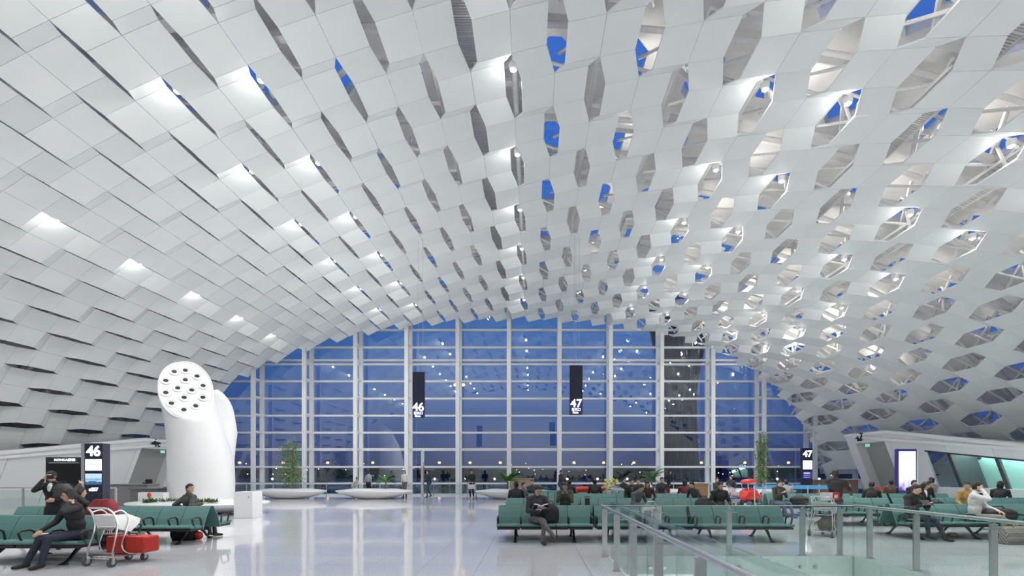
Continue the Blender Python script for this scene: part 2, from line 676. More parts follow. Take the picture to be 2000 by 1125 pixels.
for a, xa, xb, ya, yb in tiles[300:]:
    tb.box(((xa + xb) / 2, (ya + yb) / 2, -.01), (xb - xa - 2 * G, yb - ya - 2 * G, .02))
tb.box(((XL + XR) / 2, YB / 2, -.01), (XR - XL, -YB, .02))
tag(tb.build('floor_tiling', M_floor, floor), kind='stuff')
# clad edge of the slab round the void
fz = MB()
M_fascia = mat('fascia_backing', (.70, .74, .72), .4)
fz.box(((VX0 + VX1) / 2, VY - .012, -.605), (VX1 - VX0, .02, 1.2))
fz.box((VX1 - .012, (VY + 1) / 2, -.605), (.02, VY - 1, 1.2))
fz.box((VX0 + .012, (VY + 1) / 2, -.605), (.02, VY - 1, 1.2))
tag(fz.build('trim_1', M_fascia), kind='structure')
lowf = MB().box((4, 5, -5.05), (20, 22, .1)).build('floor_lower', M_floor)
tag(lowf, kind='structure')
lw = MB().box((4, 14, -2.7), (20, .2, 4.6)).box((-6, 5, -2.7), (.2, 18, 4.6)).box((14, 5, -2.7), (.2, 18, 4.6))
tag(lw.build('wall_lower', M_wall), kind='structure')
area('fascia_fill', (3.8, 2.2, -2.6), (R(90), 0, 0), 4, 1.5, 120)  # unseen light added to brighten the clad slab edge
area('lower_fill', (8.5, 5, -.45), (0, 0, 0), 3, 8, 900)  # this and the next: unseen fill added for the void below
area('lower_fill_2', (-2, 5, -.45), (0, 0, 0), 3, 8, 900)

# ------------------------------------------------------------------ glazed end wall
FD = 33.6
S = FD / F
MX = [(995 - 1040 + 96.5 * k) * S for k in range(-7, 9)]
TZ = [CAMZ + (922 - y) * S for y in (968, 944, 912, 878, 845, 812, 778.7, 745, 712, 704, 679, 645, 612, 579)]
ZT = TZ[-1]
win = empty('window_1')
tag(win, kind='structure')
for i, x in enumerate(MX):
    if abs(x - X0) > VA: continue
    ztop = min(ZT, float(np.interp(x, _x, _z)) + 2.3)
    m = MB().box((x, FD, ztop / 2), (.27, .22, ztop)).build('mullion', M_frame, win)
    inner = MB().box((x, FD - 1.1, ztop / 2 - .3), (.25, .18, ztop - .6))
    inner.build('inner_chord', M_frame, m)
    rg = MB()
    for z in TZ[1:]:
        if z < ztop - .5 and abs(z - TZ[9]) > .05:
            rg.box((x, FD - .55, z), (.12, .92, .12))
    rg.build('rung', M_frame, m)
for n, z in enumerate(TZ[:-1]):
    hw = [x for x in MX if np.interp(x, _x, _z) + 2.3 > z and abs(x - X0) < VA]
    if not hw: continue
    a, b = min(hw) - 1.7, max(hw) + 1.7
    t = .19 if abs(z - TZ[3]) < .01 else .13
    MB().box(((a + b) / 2, FD, z), (b - a, .16, t)).build('transom', M_frame, win)
pmesh = {}
for i in range(len(MX) - 1):
    xa, xb = MX[i] + .10, MX[i + 1] - .10
    for n in range(len(TZ) - 1):
        za, zb = TZ[n], TZ[n + 1]
        if np.interp((xa + xb) / 2, _x, _z, 0, 0) + 2.3 < za or abs((xa + xb) / 2 - X0) > VA: continue
        if TZ[n + 1] - TZ[n] < .4:
            pass
        key = (round(xb - xa, 3), round(zb - za, 3))
        if key not in pmesh:
            pmesh[key] = MB().box((0, 0, 0), (xb - xa, .012, zb - za - .04)).mesh('pane', M_facade_glass)
        o = link('pane', pmesh[key], win, 0, ((xa + xb) / 2, FD, (za + zb) / 2))
        o.rotation_euler = (random.uniform(-.002, .002), 0, random.uniform(-.002, .002))
# dark base strip and the rail standing in front of the glass
bs = MB().box((X0, FD + .05, .06), (46, .3, .12))
tag(bs.build('baseboard_back', M_frame), kind='structure')
rl = thing('window_railing', 'long steel guard rail standing before the glazed end wall', 'railing', (0, FD - 1.9, 0))
MB().tube([(-21, 0, .92), (20, 0, .92)], .025, 8).build('handrail', M_steel, rl, True)
for i in range(24):
    x = -20.5 + i * 1.75
    MB().box((x, .02, .46), (.05, .05, .92)).build('post', M_steel, rl)
for i in range(23):
    x = -20.5 + i * 1.75
    MB().box((x + .875, .02, .45), (1.66, .012, .72)).build('glass_panel', M_rail_glass, rl)

# ------------------------------------------------------------------ outside
ap = MB().box((0, 340, -5.6), (900, 610, .5)).build('ground', M_apron)
tag(ap, kind='structure')
hl = MB()
for i in range(40):
    x = -420 + i * 21.5
    h = 3.5 + 4 * random.random()
    hl.prism([(x - 16, -4), (x - 9, h * .8), (x, h), (x + 10, h * .7), (x + 17, -4)], 420 + 8 * random.random(), 440, 'y')
tag(hl.build('hills', M_tree), kind='structure')
LD = 96.0
lp_pole = MB().tube([(0, 0, -5.4), (0, 0, 3.3)], .06, 6).mesh('pole', M_tower)
lp_head = MB().ball((0, 0, 3.48), (.30, .30, .24), 10, 6).mesh('lamp_head', M_warm, True)
for px in (468, 553, 640, 728, 800, 858, 918, 977, 1121, 1179, 1238, 1370, 1455, 1540, 1625, 384):
    o = thing('street_lamp', 'amber street lamp outside, in the row beyond the glass wall', 'lamp', (WX(px, LD), LD, 0), 0, 'amber street lamps outside')
    link('pole', lp_pole, o); link('lamp_head', lp_head, o)
hm = thing('floodlight_mast', 'tall mast outside with two bright amber floodlights side by side', 'lamp', (WX(897, 120), 120, 0))
MB().tube([(0, 0, -5.4), (0, 0, 23.4)], [.25, .12], 8).bar((-1.1, 0, 23.3), (1.1, 0, 23.3), .12).build('pole', M_tower, hm)
for s in (-1, 1):
    MB().ball((s * 1.0, -.1, 23.25), (.42, .3, .38), 10, 6).build('lamp_head', M_warm, hm, True)
bl_pole = MB().tube([(0, 0, -5.4), (0, 0, .55)], .05, 6).mesh('pole', M_tower)
bl_head = MB().ball((0, 0, .62), .16, 8, 6).mesh('lamp_head', M_warm2, True)
for px in (532, 596, 849, 907, 966, 1108, 1167, 1225, 1518, 1600):
    o = thing('bollard_light', 'low pale yellow light outside below the amber street lamps', 'lamp', (WX(px, 70), 70, 0), 0, 'low yellow lights outside')
    link('pole', bl_pole, o); link('lamp_head', bl_head, o)
far = MB()
for i in range(60):
    c = W(random.uniform(430, 1650), random.uniform(905, 930), 210)
    far.box(c, (.28, .28, .28))
tag(far.build('distant_lights', M_warm2), kind='stuff')
for i, px in enumerate((560, 626, 702, 768, 862, 884, 948, 1005, 1052, 1095, 1160, 1210, 1262, 1330, 1420, 1500)):
    d = 58 + 9 * ((i * 7) % 5)
    o = thing('night_tree', 'small dark tree out in the dusk beyond the glass wall', 'tree', (WX(px, d), d, -5.35), 0, 'dark trees outside')
    h = 5.4 + .5 * ((i * 3) % 4)
    MB().tube([(0, 0, 0), (.1, 0, h * .75)], [.16, .07], 6).build('trunk', M_tower, o)
    cr_ = MB()
    rnd = random.Random(i)
    for q in range(150):
        a = rnd.uniform(0, 6.28); rr = rnd.random() ** .5 * 1.5; zz = h * .7 + rnd.uniform(-1, 1.4)
        c = Vector((rr * math.cos(a), rr * math.sin(a), zz))
        u = Vector((rnd.uniform(-1, 1), rnd.uniform(-1, 1), rnd.uniform(-1, 1))).normalized() * .32
        w = Vector((rnd.uniform(-1, 1), rnd.uniform(-1, 1), rnd.uniform(-1, 1))).normalized() * .22
        cr_.add([c - u, c + w, c + u, c - w], [(0, 1, 2, 3)])
    tag(cr_.build('foliage', M_tree, o), kind='stuff')
# dark tower beyond the glass
TD = 62.0
tw = thing('dark_tower', 'dark slender tower with crossed bracing, outside behind the glass wall', 'tower', (WX(1327, TD), TD, 0))
prof = [(-5.4, 2.5), (1, 2.35), (6, 1.95), (12, 1.9), (16, 2.6), (20, 3.6), (24, 4.4)]
MB().lathe([(r, z) for z, r in prof], seg=20).build('shaft', M_tower, tw, True)
for i in range(16):
    br = MB()
    for sg in (1, -1):
        pts = []
        for q in range(13):
            z = -3 + q * 2.1
            r = np.interp(z, [p[0] for p in prof], [p[1] for p in prof]) + .12
            a = 2 * math.pi * i / 16 + sg * q * .11
            pts.append((r * math.cos(a), r * math.sin(a), z))
        br.tube(pts, .09, 5)
    br.build('brace', M_towerl, tw)

# ------------------------------------------------------------------ gate portals along both walls
M_meshgrey = mat('portal_grey_screen', (.33, .34, .32), .6, var=.12, scale=60)
M_greenwall = mat('corridor_green', (.36, .56, .52), .5)
M_dglass = glass_mat('corridor_glass', (.80, .90, .88), 2.0)
M_dark = mat('dark_reveal', (.03, .035, .04), .4)
M_strip = mat('corridor_light', (1, 1, 1), .5, emit=16, var=0, ecol=(.85, 1, .95))
M_exit = mat('exit_green', (.1, .6, .4), .5, emit=.55, var=0, ecol=(.45, .85, .72))
LEAN = .38
class Pod:
    def __init__(s, side, x0, y0, z0, xs, zs, ym):
        s.sd, s.x0, s.y0, s.z0, s.xs, s.zs, s.ym = side, x0, y0, z0, xs, zs, ym
    def top(s, Y):
        d = s.y0 - Y
        return s.x0 + s.sd * s.xs * d, s.z0 - (s.zs * d if d > 0 else 0)
    def q(s, Y, h, off=0.0):
        x, z = s.top(Y)
        return Vector((x + s.sd * (LEAN * (z - h) + off), Y, h))
    def slab(s, mb, Ya, Yb, ha, hb, o0=0.0, o1=.12):
        """ha, hb: (bottom, top) heights at Ya and Yb"""
        vs = []
        for o in (o0, o1):
            vs += [s.q(Ya, ha[0], o), s.q(Yb, hb[0], o), s.q(Yb, hb[1], o), s.q(Ya, ha[1], o)]
        return mb.add(vs, [(0, 1, 2, 3), (7, 6, 5, 4), (0, 4, 5, 1), (1, 5, 6, 2), (2, 6, 7, 3), (3, 7, 4, 0)])
    def roof(s, Ya, Yb, w):
        mb = MB()
        (xa, za), (xb, zb) = s.top(Ya), s.top(Yb)
        vs = []
        for dz in (0, -.12):
            vs += [(xa, Ya, za + dz), (xb, Yb, zb + dz), (xb + s.sd * w, Yb, zb + dz + .1), (xa + s.sd * w, Ya, za + dz + .1)]
        return mb.add(vs, [(0, 1, 2, 3), (7, 6, 5, 4), (0, 4, 5, 1), (1, 5, 6, 2), (2, 6, 7, 3), (3, 7, 4, 0)])
def portal(pd, par, Ya, Yb, Yend, hop, num, numY):
    """portal face from Yend (far) to Ya (near); opening between Yb and Ya"""
    zt = pd.top(Ya)[1]
    fr = MB()
    pd.slab(fr, Yend, Yb, (0, zt), (0, zt), 0, .75)
    pd.slab(fr, Yb, Ya, (hop, zt), (hop, zt), 0, .75)
    pd.slab(fr, Ya, Ya - .32, (0, zt), (0, zt), 0, .75)
    fr.build('portal_frame', M_white, par, bevel=.03)
    bk = MB()
    pd.slab(bk, Yb + .2, Ya - .2, (0, hop + .1), (0, hop + .1), .55, .62)
    bk.build('portal_screen', M_meshgrey, par)
    n = text('gate_number', num, .62, M_black, pd.q(numY, (zt + hop) / 2 + .05, -.05), (R(90), 0, R(-90 if pd.sd > 0 else 90)), par, .05, bold=.012)
    e = MB()
    c = pd.q((Ya * .35 + Yb * .65), hop - .14, .1)
    e.box(c, (.05, .30, .17))
    e.build('exit_sign', M_exit, par)
pr = Pod(1, 18.87, 25.9, 3.81, .094, .1627, 16)
g = thing('gate_portal', 'white leaning gate 47 portal and ramp with long lit green windows', 'gate', (0, 0, 0))
portal(pr, g, 26.2, 28.25, 28.85, 3.28, '47', 27.7)
m = MB(); pr.slab(m, 25.88, 23.9, (0, 3.80), (0, pr.top(23.9)[1])); m.build('wall_panel', M_white, g)
ys = [23.9, 22.69, 20.52, 18.3, 16.0]
hd = lambda Y: 2.68 - (23.84 - Y) * .131
for a, b in zip(ys[:-1], ys[1:]):
    m = MB(); pr.slab(m, a - .008, b + .008, (hd(a), pr.top(a)[1]), (hd(b), pr.top(b)[1])); m.build('wall_panel', M_white, g)
    m = MB(); pr.slab(m, a - .008, b + .008, (0, .90), (0, .90)); m.build('wall_panel', M_wall, g)
    m = MB(); pr.slab(m, a - .06, b + .06, (.9, hd(a)), (.9, hd(b)), .06, .075); m.build('pane', M_dglass, g)
    m = MB(); pr.slab(m, b + .10, b - .06, (.88, hd(b)), (.88, hd(b)), .04, .16); m.build('window_post', M_dark, g)
m = MB(); pr.slab(m, 23.9, 16, (hd(23.9) - .06, hd(23.9) + .02), (hd(16) - .06, hd(16) + .02), .0, .1); m.build('window_head', M_dark, g)
m = MB(); pr.slab(m, 22.75, 15.5, (0, hd(22.7)), (0, hd(15.5)), 1.3, 1.4)
m.build('corridor_wall', M_greenwall, g)
m = MB(); pr.slab(m, 22.78, 22.68, (0, 2.6), (0, 2.6), .12, 1.3); m.build('corridor_end', M_dark, g)
m = MB(); pr.slab(m, 22.6, 15.6, (hd(22.6) - .05, hd(22.6)), (hd(15.6) - .05, hd(15.6)), .75, 1.25); m.build('light_strip', M_strip, g)
m = MB(); pr.slab(m, 22.7, 15.5, (.8, .86), (.8, .86), .1, 1.4); m.build('corridor_floor', M_grey, g)
pr.roof(28.85, 15.5, 3.4).build('roof', M_white, g)
rt = MB()
rt.tube([pr.q(Y, pr.top(Y)[1] - .06, .06) for Y in (28.85, 27.5, 26.2, 25.9, 24, 22, 20, 18, 15.5)], .12, 10)
rt.build('roof_edge', M_white, g, True)
for Y in (21.6, 19.6):
    MB().ball(pr.q(Y, hd(Y) - .13, .35), .09, 10, 6).build('camera_dome', M_black, g, True)
e = MB().box(pr.q(18.9, hd(18.9) - .2, .5), (.05, .42, .2)); e.build('exit_sign', M_exit, g)

pl = Pod(-1, -22.0, 27.5, 3.51, .083, .1486, 14)
g = thing('gate_portal', 'white leaning gate 46 portal and ramp wall left of the vent tower', 'gate', (0, 0, 0))
portal(pl, g, 27.5, 29.9, 30.6, 2.98, '46', 28.25)
ys = [27.16, 24.9, 22.9, 20.9, 18.9, 16.9, 14.5]
for a, b in zip(ys[:-1], ys[1:]):
    m = MB(); pl.slab(m, a - .012, b + .012, (0, pl.top(a)[1]), (0, pl.top(b)[1])); m.build('wall_panel', M_wall, g)
pl.roof(30.6, 14.5, 2.4).build('roof', M_white, g)
rt = MB()
rt.tube([pl.q(Y, pl.top(Y)[1] - .06, .06) for Y in (30.6, 29, 27.5, 25, 22, 19, 16.5, 14.5)], .12, 10)
rt.build('roof_edge', M_white, g, True)

# ------------------------------------------------------------------ hanging gate signs
def screen_mat(name, kind):
    m = bpy.data.materials.new(name)
    m.use_nodes = True
    n = m.node_tree.nodes; lk = m.node_tree.links
    b = n['Principled BSDF']
    t = n.new('ShaderNodeTexCoord'); z = n.new('ShaderNodeTexNoise'); r = n.new('ShaderNodeValToRGB')
    sp = n.new('ShaderNodeSeparateXYZ'); ad = n.new('ShaderNodeMath'); ad.operation = 'MULTIPLY_ADD'
    z.inputs['Scale'].default_value = 4.5; z.inputs['Detail'].default_value = 6
    lk.new(t.outputs['Generated'], z.inputs['Vector']); lk.new(t.outputs['Generated'], sp.inputs[0])
    lk.new(z.outputs['Fac'], ad.inputs[0])
    ad.inputs[1].default_value = .55
    lk.new(sp.outputs['Z'], ad.inputs[2]); lk.new(ad.outputs[0], r.inputs[0])
    e = r.color_ramp.elements
    if kind == 'peaks':
        e[0].position = .35; e[0].color = (.02, .10, .28, 1); e[1].position = 1.2; e[1].color = (.55, .8, .95, 1)
        for p, c in ((.55, (.05, .18, .38)), (.62, (.75, .88, .95)), (.75, (.12, .35, .60)), (.95, (.55, .78, .92))):
            q = e.new(p); q.color = (*c, 1)
    else:
        e[0].position = .30; e[0].color = (.06, .04, .30, 1); e[1].position = .60; e[1].color = (1, 1, 1, 1)
        q = e.new(.46); q.color = (.62, .58, .88, 1)
    lk.new(r.outputs[0], b.inputs['Emission Color'])
    b.inputs['Emission Strength'].default_value = 1.1 if kind == 'peaks' else 1.35
    b.inputs['Base Color'].default_value = (.02, .02, .02, 1)
    b.inputs['Roughness'].default_value = .3
    return m
M_peaks = screen_mat('screen_snow_peaks', 'peaks')
M_adscr = screen_mat('screen_white_advert', 'advert')
M_cable = mat('steel_cable', (.5, .5, .52), .4, .6)
def hang_sign(num, px, y0, y1, w, d, label):
    c = W(px, (y0 + y1) / 2, d)
    h = (y1 - y0) * d / F
    ww = w * d / F
    g = thing('hanging_sign', label, 'sign', c, 0)
    MB().box((0, 0, 0), (ww, .16, h)).build('sign_body', M_navy, g, bevel=.01)
    MB().box((0, -.083, -h / 2 + .30), (ww - .04, .01, .56)).build('display', mat('sign_dark_display', (.012, .012, .06), .3, emit=.35, var=0, ecol=(.05, .05, .25)), g)
    text('gate_number', num, .50, M_glow, (0, -.095, -h / 2 + .47), parent=g, ext=.004, bold=.008)
    text('sign_line', '登机口', .135, M_glow, (0, -.095, -h / 2 + .21), parent=g, ext=.004)
    text('sign_line', 'Gate', .13, M_glow, (-.03, -.095, -h / 2 + .085), parent=g, ext=.004, bold=.001)
    zc = float(np.interp(c.x, _x, _z)) + 1.0
    for sg in (-.02, .18) if px < 1000 else (-.08, .0, .14):
        MB().tube([(sg, 0, h / 2), (sg, 0, zc - c.z)], .006, 5).build('cable', M_cable, g)
hang_sign('46', 818, 727, 817, 23, 21.3, 'dark hanging sign reading 46, the one over the signpost')
hang_sign('47', 1125, 714, 810, 25, 21.3, 'dark hanging sign reading 47, before the middle of the glass wall')

# ------------------------------------------------------------------ sign pylons, advert boxes
c = W(185, 866, 14.0)
g = thing('sign_pylon', 'dark blue pylon with glowing number 46 and stacked screens', 'sign', (c.x, 14.0, 0))
hz = c.z
MB().box((0, .1, hz / 2), (.50, .26, hz)).build('pylon_body', M_navy, g, bevel=.01)
MB().box((-.31, .1, hz / 2), (.10, .28, hz)).build('side_post', M_steel, g)
zz = lambda y: CAMZ + (922 - y) * 14 / F
text('gate_number', '46', .40, M_glow, (.0, -.04, zz(882)), parent=g, ext=.004, bold=.012)
MB().box((0, -.04, zz(908)), (.46, .02, zz(897) - zz(919))).build('screen', mat('screen_white', (.9, .93, 1), .4, emit=1.15, var=0, ecol=(.88, .94, 1)), g)
text('screen_text', 'pinova', .08, M_grey, (0, -.055, zz(907)), parent=g, ext=.001)
MB().box((0, -.04, zz(936)), (.46, .02, zz(925) - zz(947))).build('screen', M_peaks, g)
text('screen_text', 'n257', .13, M_glow, (0, -.04, zz(956)), parent=g, ext=.002, bold=.006)
d = 14.6
c = W(127, 893, d)
g = thing('advert_stand', 'large black television advert stand beside the 46 pylon', 'screen', (c.x, d, 0))
hz = c.z
MB().box((0, .05, hz / 2 + .3), (1.16, .12, hz - .6)).build('cabinet', M_blackp, g, bevel=.01)
MB().box((0, -.02, (CAMZ + (922 - 924) * d / F)), (1.06, .02, 38 * d / F)).build('screen', mat('dark_screen', (.006, .006, .008), .12, var=0), g)
MB().box((0, -.03, CAMZ + (922 - 904) * d / F), (.90, .03, .025)).build('bright_strip', M_steel, g)
text('brand_text', 'KONKA康佳', .115, M_glow, (.02, -.03, CAMZ + (922 - 898.5) * d / F), parent=g, ext=.003, sc=(1, .8, 1), bold=.001)
MB().box((0, .05, .75), (.98, .08, .35)).build('lower_panel', M_white, g)
for s in (-.5, .5):
    MB().box((s, .05, .4), (.06, .1, .8)).build('leg', M_black, g)
d = 27.0
c = W(1577, 875, d)
g = thing('sign_pylon', 'narrow dark pylon with glowing number 47 before the glass wall', 'sign', (c.x, d, 0))
zz = lambda y: CAMZ + (922 - y) * 27 / F
MB().box((0, .1, c.z / 2), (.58, .2, c.z)).build('pylon_body', M_navy, g, bevel=.01)
text('gate_number', '47', .50, M_glow, (.0, -.01, zz(887)), parent=g, ext=.004, bold=.015)
MB().box((0, -.01, zz(908)), (.5, .02, zz(900) - zz(917))).build('screen', mat('screen_white', (.9, .93, 1)), g)
text('screen_text', 'pinova', .12, M_grey, (0, -.025, zz(908)), parent=g, ext=.001)
MB().box((0, -.01, zz(928)), (.5, .02, zz(922) - zz(935))).build('screen', mat('screen_blue_rows', (.03, .03, .14), .3, emit=.5, var=0, ecol=(.08, .07, .35)), g)
for q in (924, 928, 932):
    MB().box((-.05, -.025, zz(q)), (.32, .01, .035)).build('screen_row', M_glow if q == 924 else mat('row_violet', (.3, .3, .7), .5, emit=.8, var=0), g)
d = 22.6
c = W(1772, 877, d)
g = thing('light_box', 'tall glowing white advert light box in a dark blue frame', 'sign', (c.x, d, 0))
MB().box((0, .1, c.z / 2 + .1), (.93, .18, c.z - .2)).build('frame', mat('violet_frame', (.02, .015, .12), .35, emit=.25, var=0, ecol=(.05, .03, .4)), g, bevel=.02)
MB().box((0, 0, c.z / 2 + .32), (.78, .02, c.z - .85)).build('advert_panel', M_adscr, g)
MB().box((.50, .12, c.z / 2 + .05), (.07, .2, c.z - .1)).build('side_cover', M_white, g)
MB().box((0, .1, .05), (.8, .3, .1)).build('base', M_steel, g)
g = thing('sign_post', 'slender steel signpost on the open floor below sign 46', 'post', (WX(825, 24.3), 24.3, 0))
MB().box((0, 0, 1.37), (.13, .10, 2.74)).build('post', M_steel, g, bevel=.01)
MB().box((.075, -.02, 2.45), (.02, .08, .45)).build('label_plate', mat('teal_plate', (.05, .32, .32), .4), g)
MB().box((.075, -.02, 1.55), (.02, .08, 1.25)).build('side_plate', mat('brown_plate', (.16, .12, .07), .5), g)  # narrow brown plate on the side of the post

# ------------------------------------------------------------------ vent tower
TY = 20.0
c0 = W(395, 985, TY)
g = thing('vent_tower', 'white sculptural air vent tower with round nozzle face at the left', 'vent', (c0.x, TY, 0), math.atan2(-c0.x, TY))
TPX = TY / F
TPR = TPX * .825
zy = lambda y: CAMZ + (922 - y) * TPX
keys = [(990, 395, 66), (940, 395, 67), (900, 394, 66.5), (860, 386.5, 60), (820, 377, 55), (780, 366, 53), (700, 358, 53)]
kz = [zy(k[0]) for k in keys]
kc = [(k[1] - 395) * TPR for k in keys]
kw = [k[2] * TPR for k in keys]
NS = 40
SL = 1.45
ZC = 4.97
cyc = 0.0
def cut_z(yl):
    return ZC + SL * yl
rings = []
for i in range(25):
    t = i / 24
    ring = []
    for k in range(NS):
        a = 2 * math.pi * k / NS
        zt_ = cut_z(math.sin(a) * .9)
        z = -.02 + t * (zt_ + .02)
        w = np.interp(z, kz, kw); cx = np.interp(z, kz, kc)
        ring.append((cx + w * math.cos(a), .9 / .875 * w * math.sin(a), z))
    rings.append(ring)
MB().loft(rings, cap=True).build('trunk', M_white, g, True)
nrm = Vector((0, -SL, 1)).normalized()
upv = Vector((0, 1, SL)).normalized()
cc = Vector((np.interp(ZC, kz, kc), 0, ZC))
hw = float(np.interp(ZC, kz, kw)); hh = .9 * math.sqrt(1 + SL * SL)
def face_pt(a, b, off=0.0):
    return cc + Vector((1, 0, 0)) * (a * hw) + upv * (b * hh) + nrm * off
fm = MB()
def ellipse(s, off):
    return [face_pt(s * math.cos(2 * math.pi * k / 48), s * math.sin(2 * math.pi * k / 48), off) for k in range(48)]
fm.loft([ellipse(1.0, -.02), ellipse(1.0, .03), ellipse(.965, .05), ellipse(.95, .03)])
fm.build('nozzle_face', M_white, g, True)
noz = [(363, 728), (342, 733), (386, 738), (363.5, 748), (327, 753), (398, 757), (349.5, 766), (376, 768), (328, 777), (397.5, 781), (362, 784), (339, 797), (384, 799), (362, 808)]
M_noz = mat('nozzle_ring_white', (.76, .77, .77), .35)
M_hole = mat('nozzle_dark', (.012, .013, .014), .6)
for x, y in noz:
    a = (x - 365.5) / 53; b = (766 - y) / 59
    p = face_pt(a, b, .03)
    fr_ = Matrix((Vector((1, 0, 0)), upv, nrm)).transposed()
    def rg(r, off):
        r *= .86
        return [p + fr_ @ Vector((r * math.cos(2 * math.pi * k / 20), r * 1.0 * math.sin(2 * math.pi * k / 20), off)) for k in range(20)]
    n_ = MB().loft([rg(.215, 0), rg(.21, .035), rg(.175, .045), rg(.165, .025), rg(.125, .03), rg(.105, .045)]).build('nozzle', M_noz, g, True)
    MB().loft([rg(.104, .030), rg(.102, .048)]).build('nozzle_opening', M_hole, n_)
rings = []
for i in range(20):
    t = i / 19
    ring = []
    for k in range(NS):
        a = 2 * math.pi * k / NS
        yl = math.sin(a)
        zt_ = 4.15 - .75 * yl - .10 * math.cos(a)
        z = .4 + t * (zt_ - .4)
        w = np.interp(z, [.4, 2.2, 2.9, 3.5, 4.2], [1.0, .80, .70, .68, .62])
        cx = np.interp(z, [.4, 2.2, 2.9, 3.3, 4.2], [.15, .38, .54, .60, .55])
        ring.append((cx + w * math.cos(a), .75 + .9 * w * yl, z))
    rings.append(ring)
last = rings[-1]
for f, dz in ((.93, .10), (.75, .2), (.4, .26)):
    mx = sum(v[0] for v in last) / NS; my = sum(v[1] for v in last) / NS
    rings.append([(mx + (v[0] - mx) * f, my + (v[1] - my) * f, v[2] + dz) for v in last])
MB().loft(rings).build('rear_branch', M_white, g, True)

def boat_mesh(hl, hd, h=.62, top=.55):
    prof = [(.30, 0), (.42, .02), (.62, .12), (.86, .30), (.97, .40), (1.0, .455), (.985, .50), (.9, .53), (.75, .565), (top, .62), (top * .95, .62), (top * .93, .58), (.001, .58)]
    rings = []
    for r, z in prof:
        ring = []
        for k in range(48):
            a = 2 * math.pi * k / 48
            ca, sa = math.cos(a), math.sin(a)
            ring.append((hl * r * math.copysign(abs(ca) ** .95, ca), hd * (r ** .8) * math.copysign(abs(sa) ** 1.1, sa), z * h / .62))
        rings.append(ring)
    return MB().loft(rings)
def palm(parent_name, label, loc, h, n, seed, spread=.95):
    rnd = random.Random(seed)
    g = thing(parent_name, label, 'plant', loc)
    MB().tube([(0, 0, 0), (.02, 0, h * .22), (.0, .02, h * .36)], [.07, .055, .05], 8).build('stem', M_stem, g, True)
    for i in range(n):
        a = 2 * math.pi * i / n * 2.4 + rnd.uniform(-.2, .2)
        lift = rnd.uniform(.35, 1.25)
        L = h * rnd.uniform(.55, .8) * spread
        fm = MB()
        pts = []
        for q in range(8):
            t = q / 7
            r = L * (math.cos(lift) * t + .12 * t * t)
            z = h * .34 + L * (math.sin(lift) * t - .55 * t * t * (1.25 - lift * .5))
            pts.append(Vector((r * math.cos(a), r * math.sin(a), z)))
        fm.tube(pts, [.012 * (1 - .7 * q / 7) for q in range(8)], 4)
        for q in range(1, 8):
            for u in (0, .5):
                if q == 7 and u: continue
                p = pts[q].lerp(pts[min(q + 1, 7)], u)
                dr = (pts[min(q + 1, 7)] - pts[q - 1]).normalized()
                sd = dr.cross(Vector((0, 0, 1))).normalized()
                ll = L * .26 * (1 - abs(q / 7 - .45))
                for sg in (-1, 1):
                    tip = p + (sd * sg * .8 + dr * .7 + Vector((0, 0, -.35))) * ll
                    wv = dr * .022
                    fm.add([p - wv, p + wv, p.lerp(tip, .6) + wv * .9, tip, p.lerp(tip, .6) - wv * .9], [(0, 1, 2, 3, 4)])
        fm.build('frond', M_leaf, g)
def bamboo(label, loc, h, seed, w=.6):
    rnd = random.Random(seed)
    g = thing('potted_bamboo', label, 'plant', loc)
    lf = MB()
    for i in range(9):
        a = rnd.uniform(0, 6.28); r0 = rnd.uniform(.05, .3) * w / .6
        b = Vector((r0 * math.cos(a), r0 * math.sin(a) * .6, 0))
        hh_ = h * rnd.uniform(.72, 1.0)
        tp = b + Vector((rnd.uniform(-.35, .35) * w, rnd.uniform(-.3, .3) * w, hh_))
        md = b.lerp(tp, .5) + Vector((rnd.uniform(-.08, .08), 0, 0))
        MB().tube([b, md, tp], [.014, .011, .004], 5).build('stem', M_bamboo, g)
        for q in range(260):
            t = rnd.uniform(.12, 1)
            p = (b.lerp(md, t * 2) if t < .5 else md.lerp(tp, t * 2 - 1))
            sp = w * .62 * (1 - .55 * t)
            p = p + Vector((rnd.gauss(0, sp * .5), rnd.gauss(0, sp * .5), rnd.gauss(0, .1)))
            dr = Vector((rnd.uniform(-1, 1), rnd.uniform(-1, 1), rnd.uniform(-.9, .3))).normalized()
            sd = dr.cross(Vector((rnd.uniform(-1, 1), rnd.uniform(-1, 1), 1))).normalized()
            L = rnd.uniform(.12, .24)
            lf.add([p, p + dr * L * .5 + sd * .022, p + dr * L, p + dr * L * .5 - sd * .022], [(0, 1, 2, 3)])
    tag(lf.build('foliage', M_bamboo, g), kind='stuff')
for px, hl, d, lab in ((566, 2.25, 29.6, 'white boat-shaped planter holding the left bamboo'), (731, 2.36, 29.4, 'white boat-shaped planter with a small palm, near the signpost'),
                       (1003, 2.35, 29.0, 'white boat-shaped planter with bushy palm, behind the centre benches'), (1287, 1.9, 29.0, 'white boat-shaped planter with feathery palm, right of centre'),
                       (1478, 2.4, 29.6, 'white boat-shaped planter holding the right bamboo')):
    g = thing('boat_planter', lab, 'planter', (WX(px, d), d, 0), 0, 'boat planters by the glass wall')
    boat_mesh(hl, 1.0).build('shell', M_white, g, True)
    MB().lathe([(.001, .575), (.5, .575), (.5, .60), (.001, .605)], seg=24, sx=hl, sy=.95).build('soil', M_soil, g)
bamboo('tall airy bamboo in the left boat planter', (WX(568, 29.6), 29.6, .6), 3.1, 3, .85)
bamboo('tall airy bamboo in the right boat planter', (WX(1486, 29.6), 29.6, .6), 3.5, 4, .6)
palm('potted_palm', 'small palm in the planter near the signpost', (WX(753, 29.4), 29.4, .6), 1.25, 15, 1)
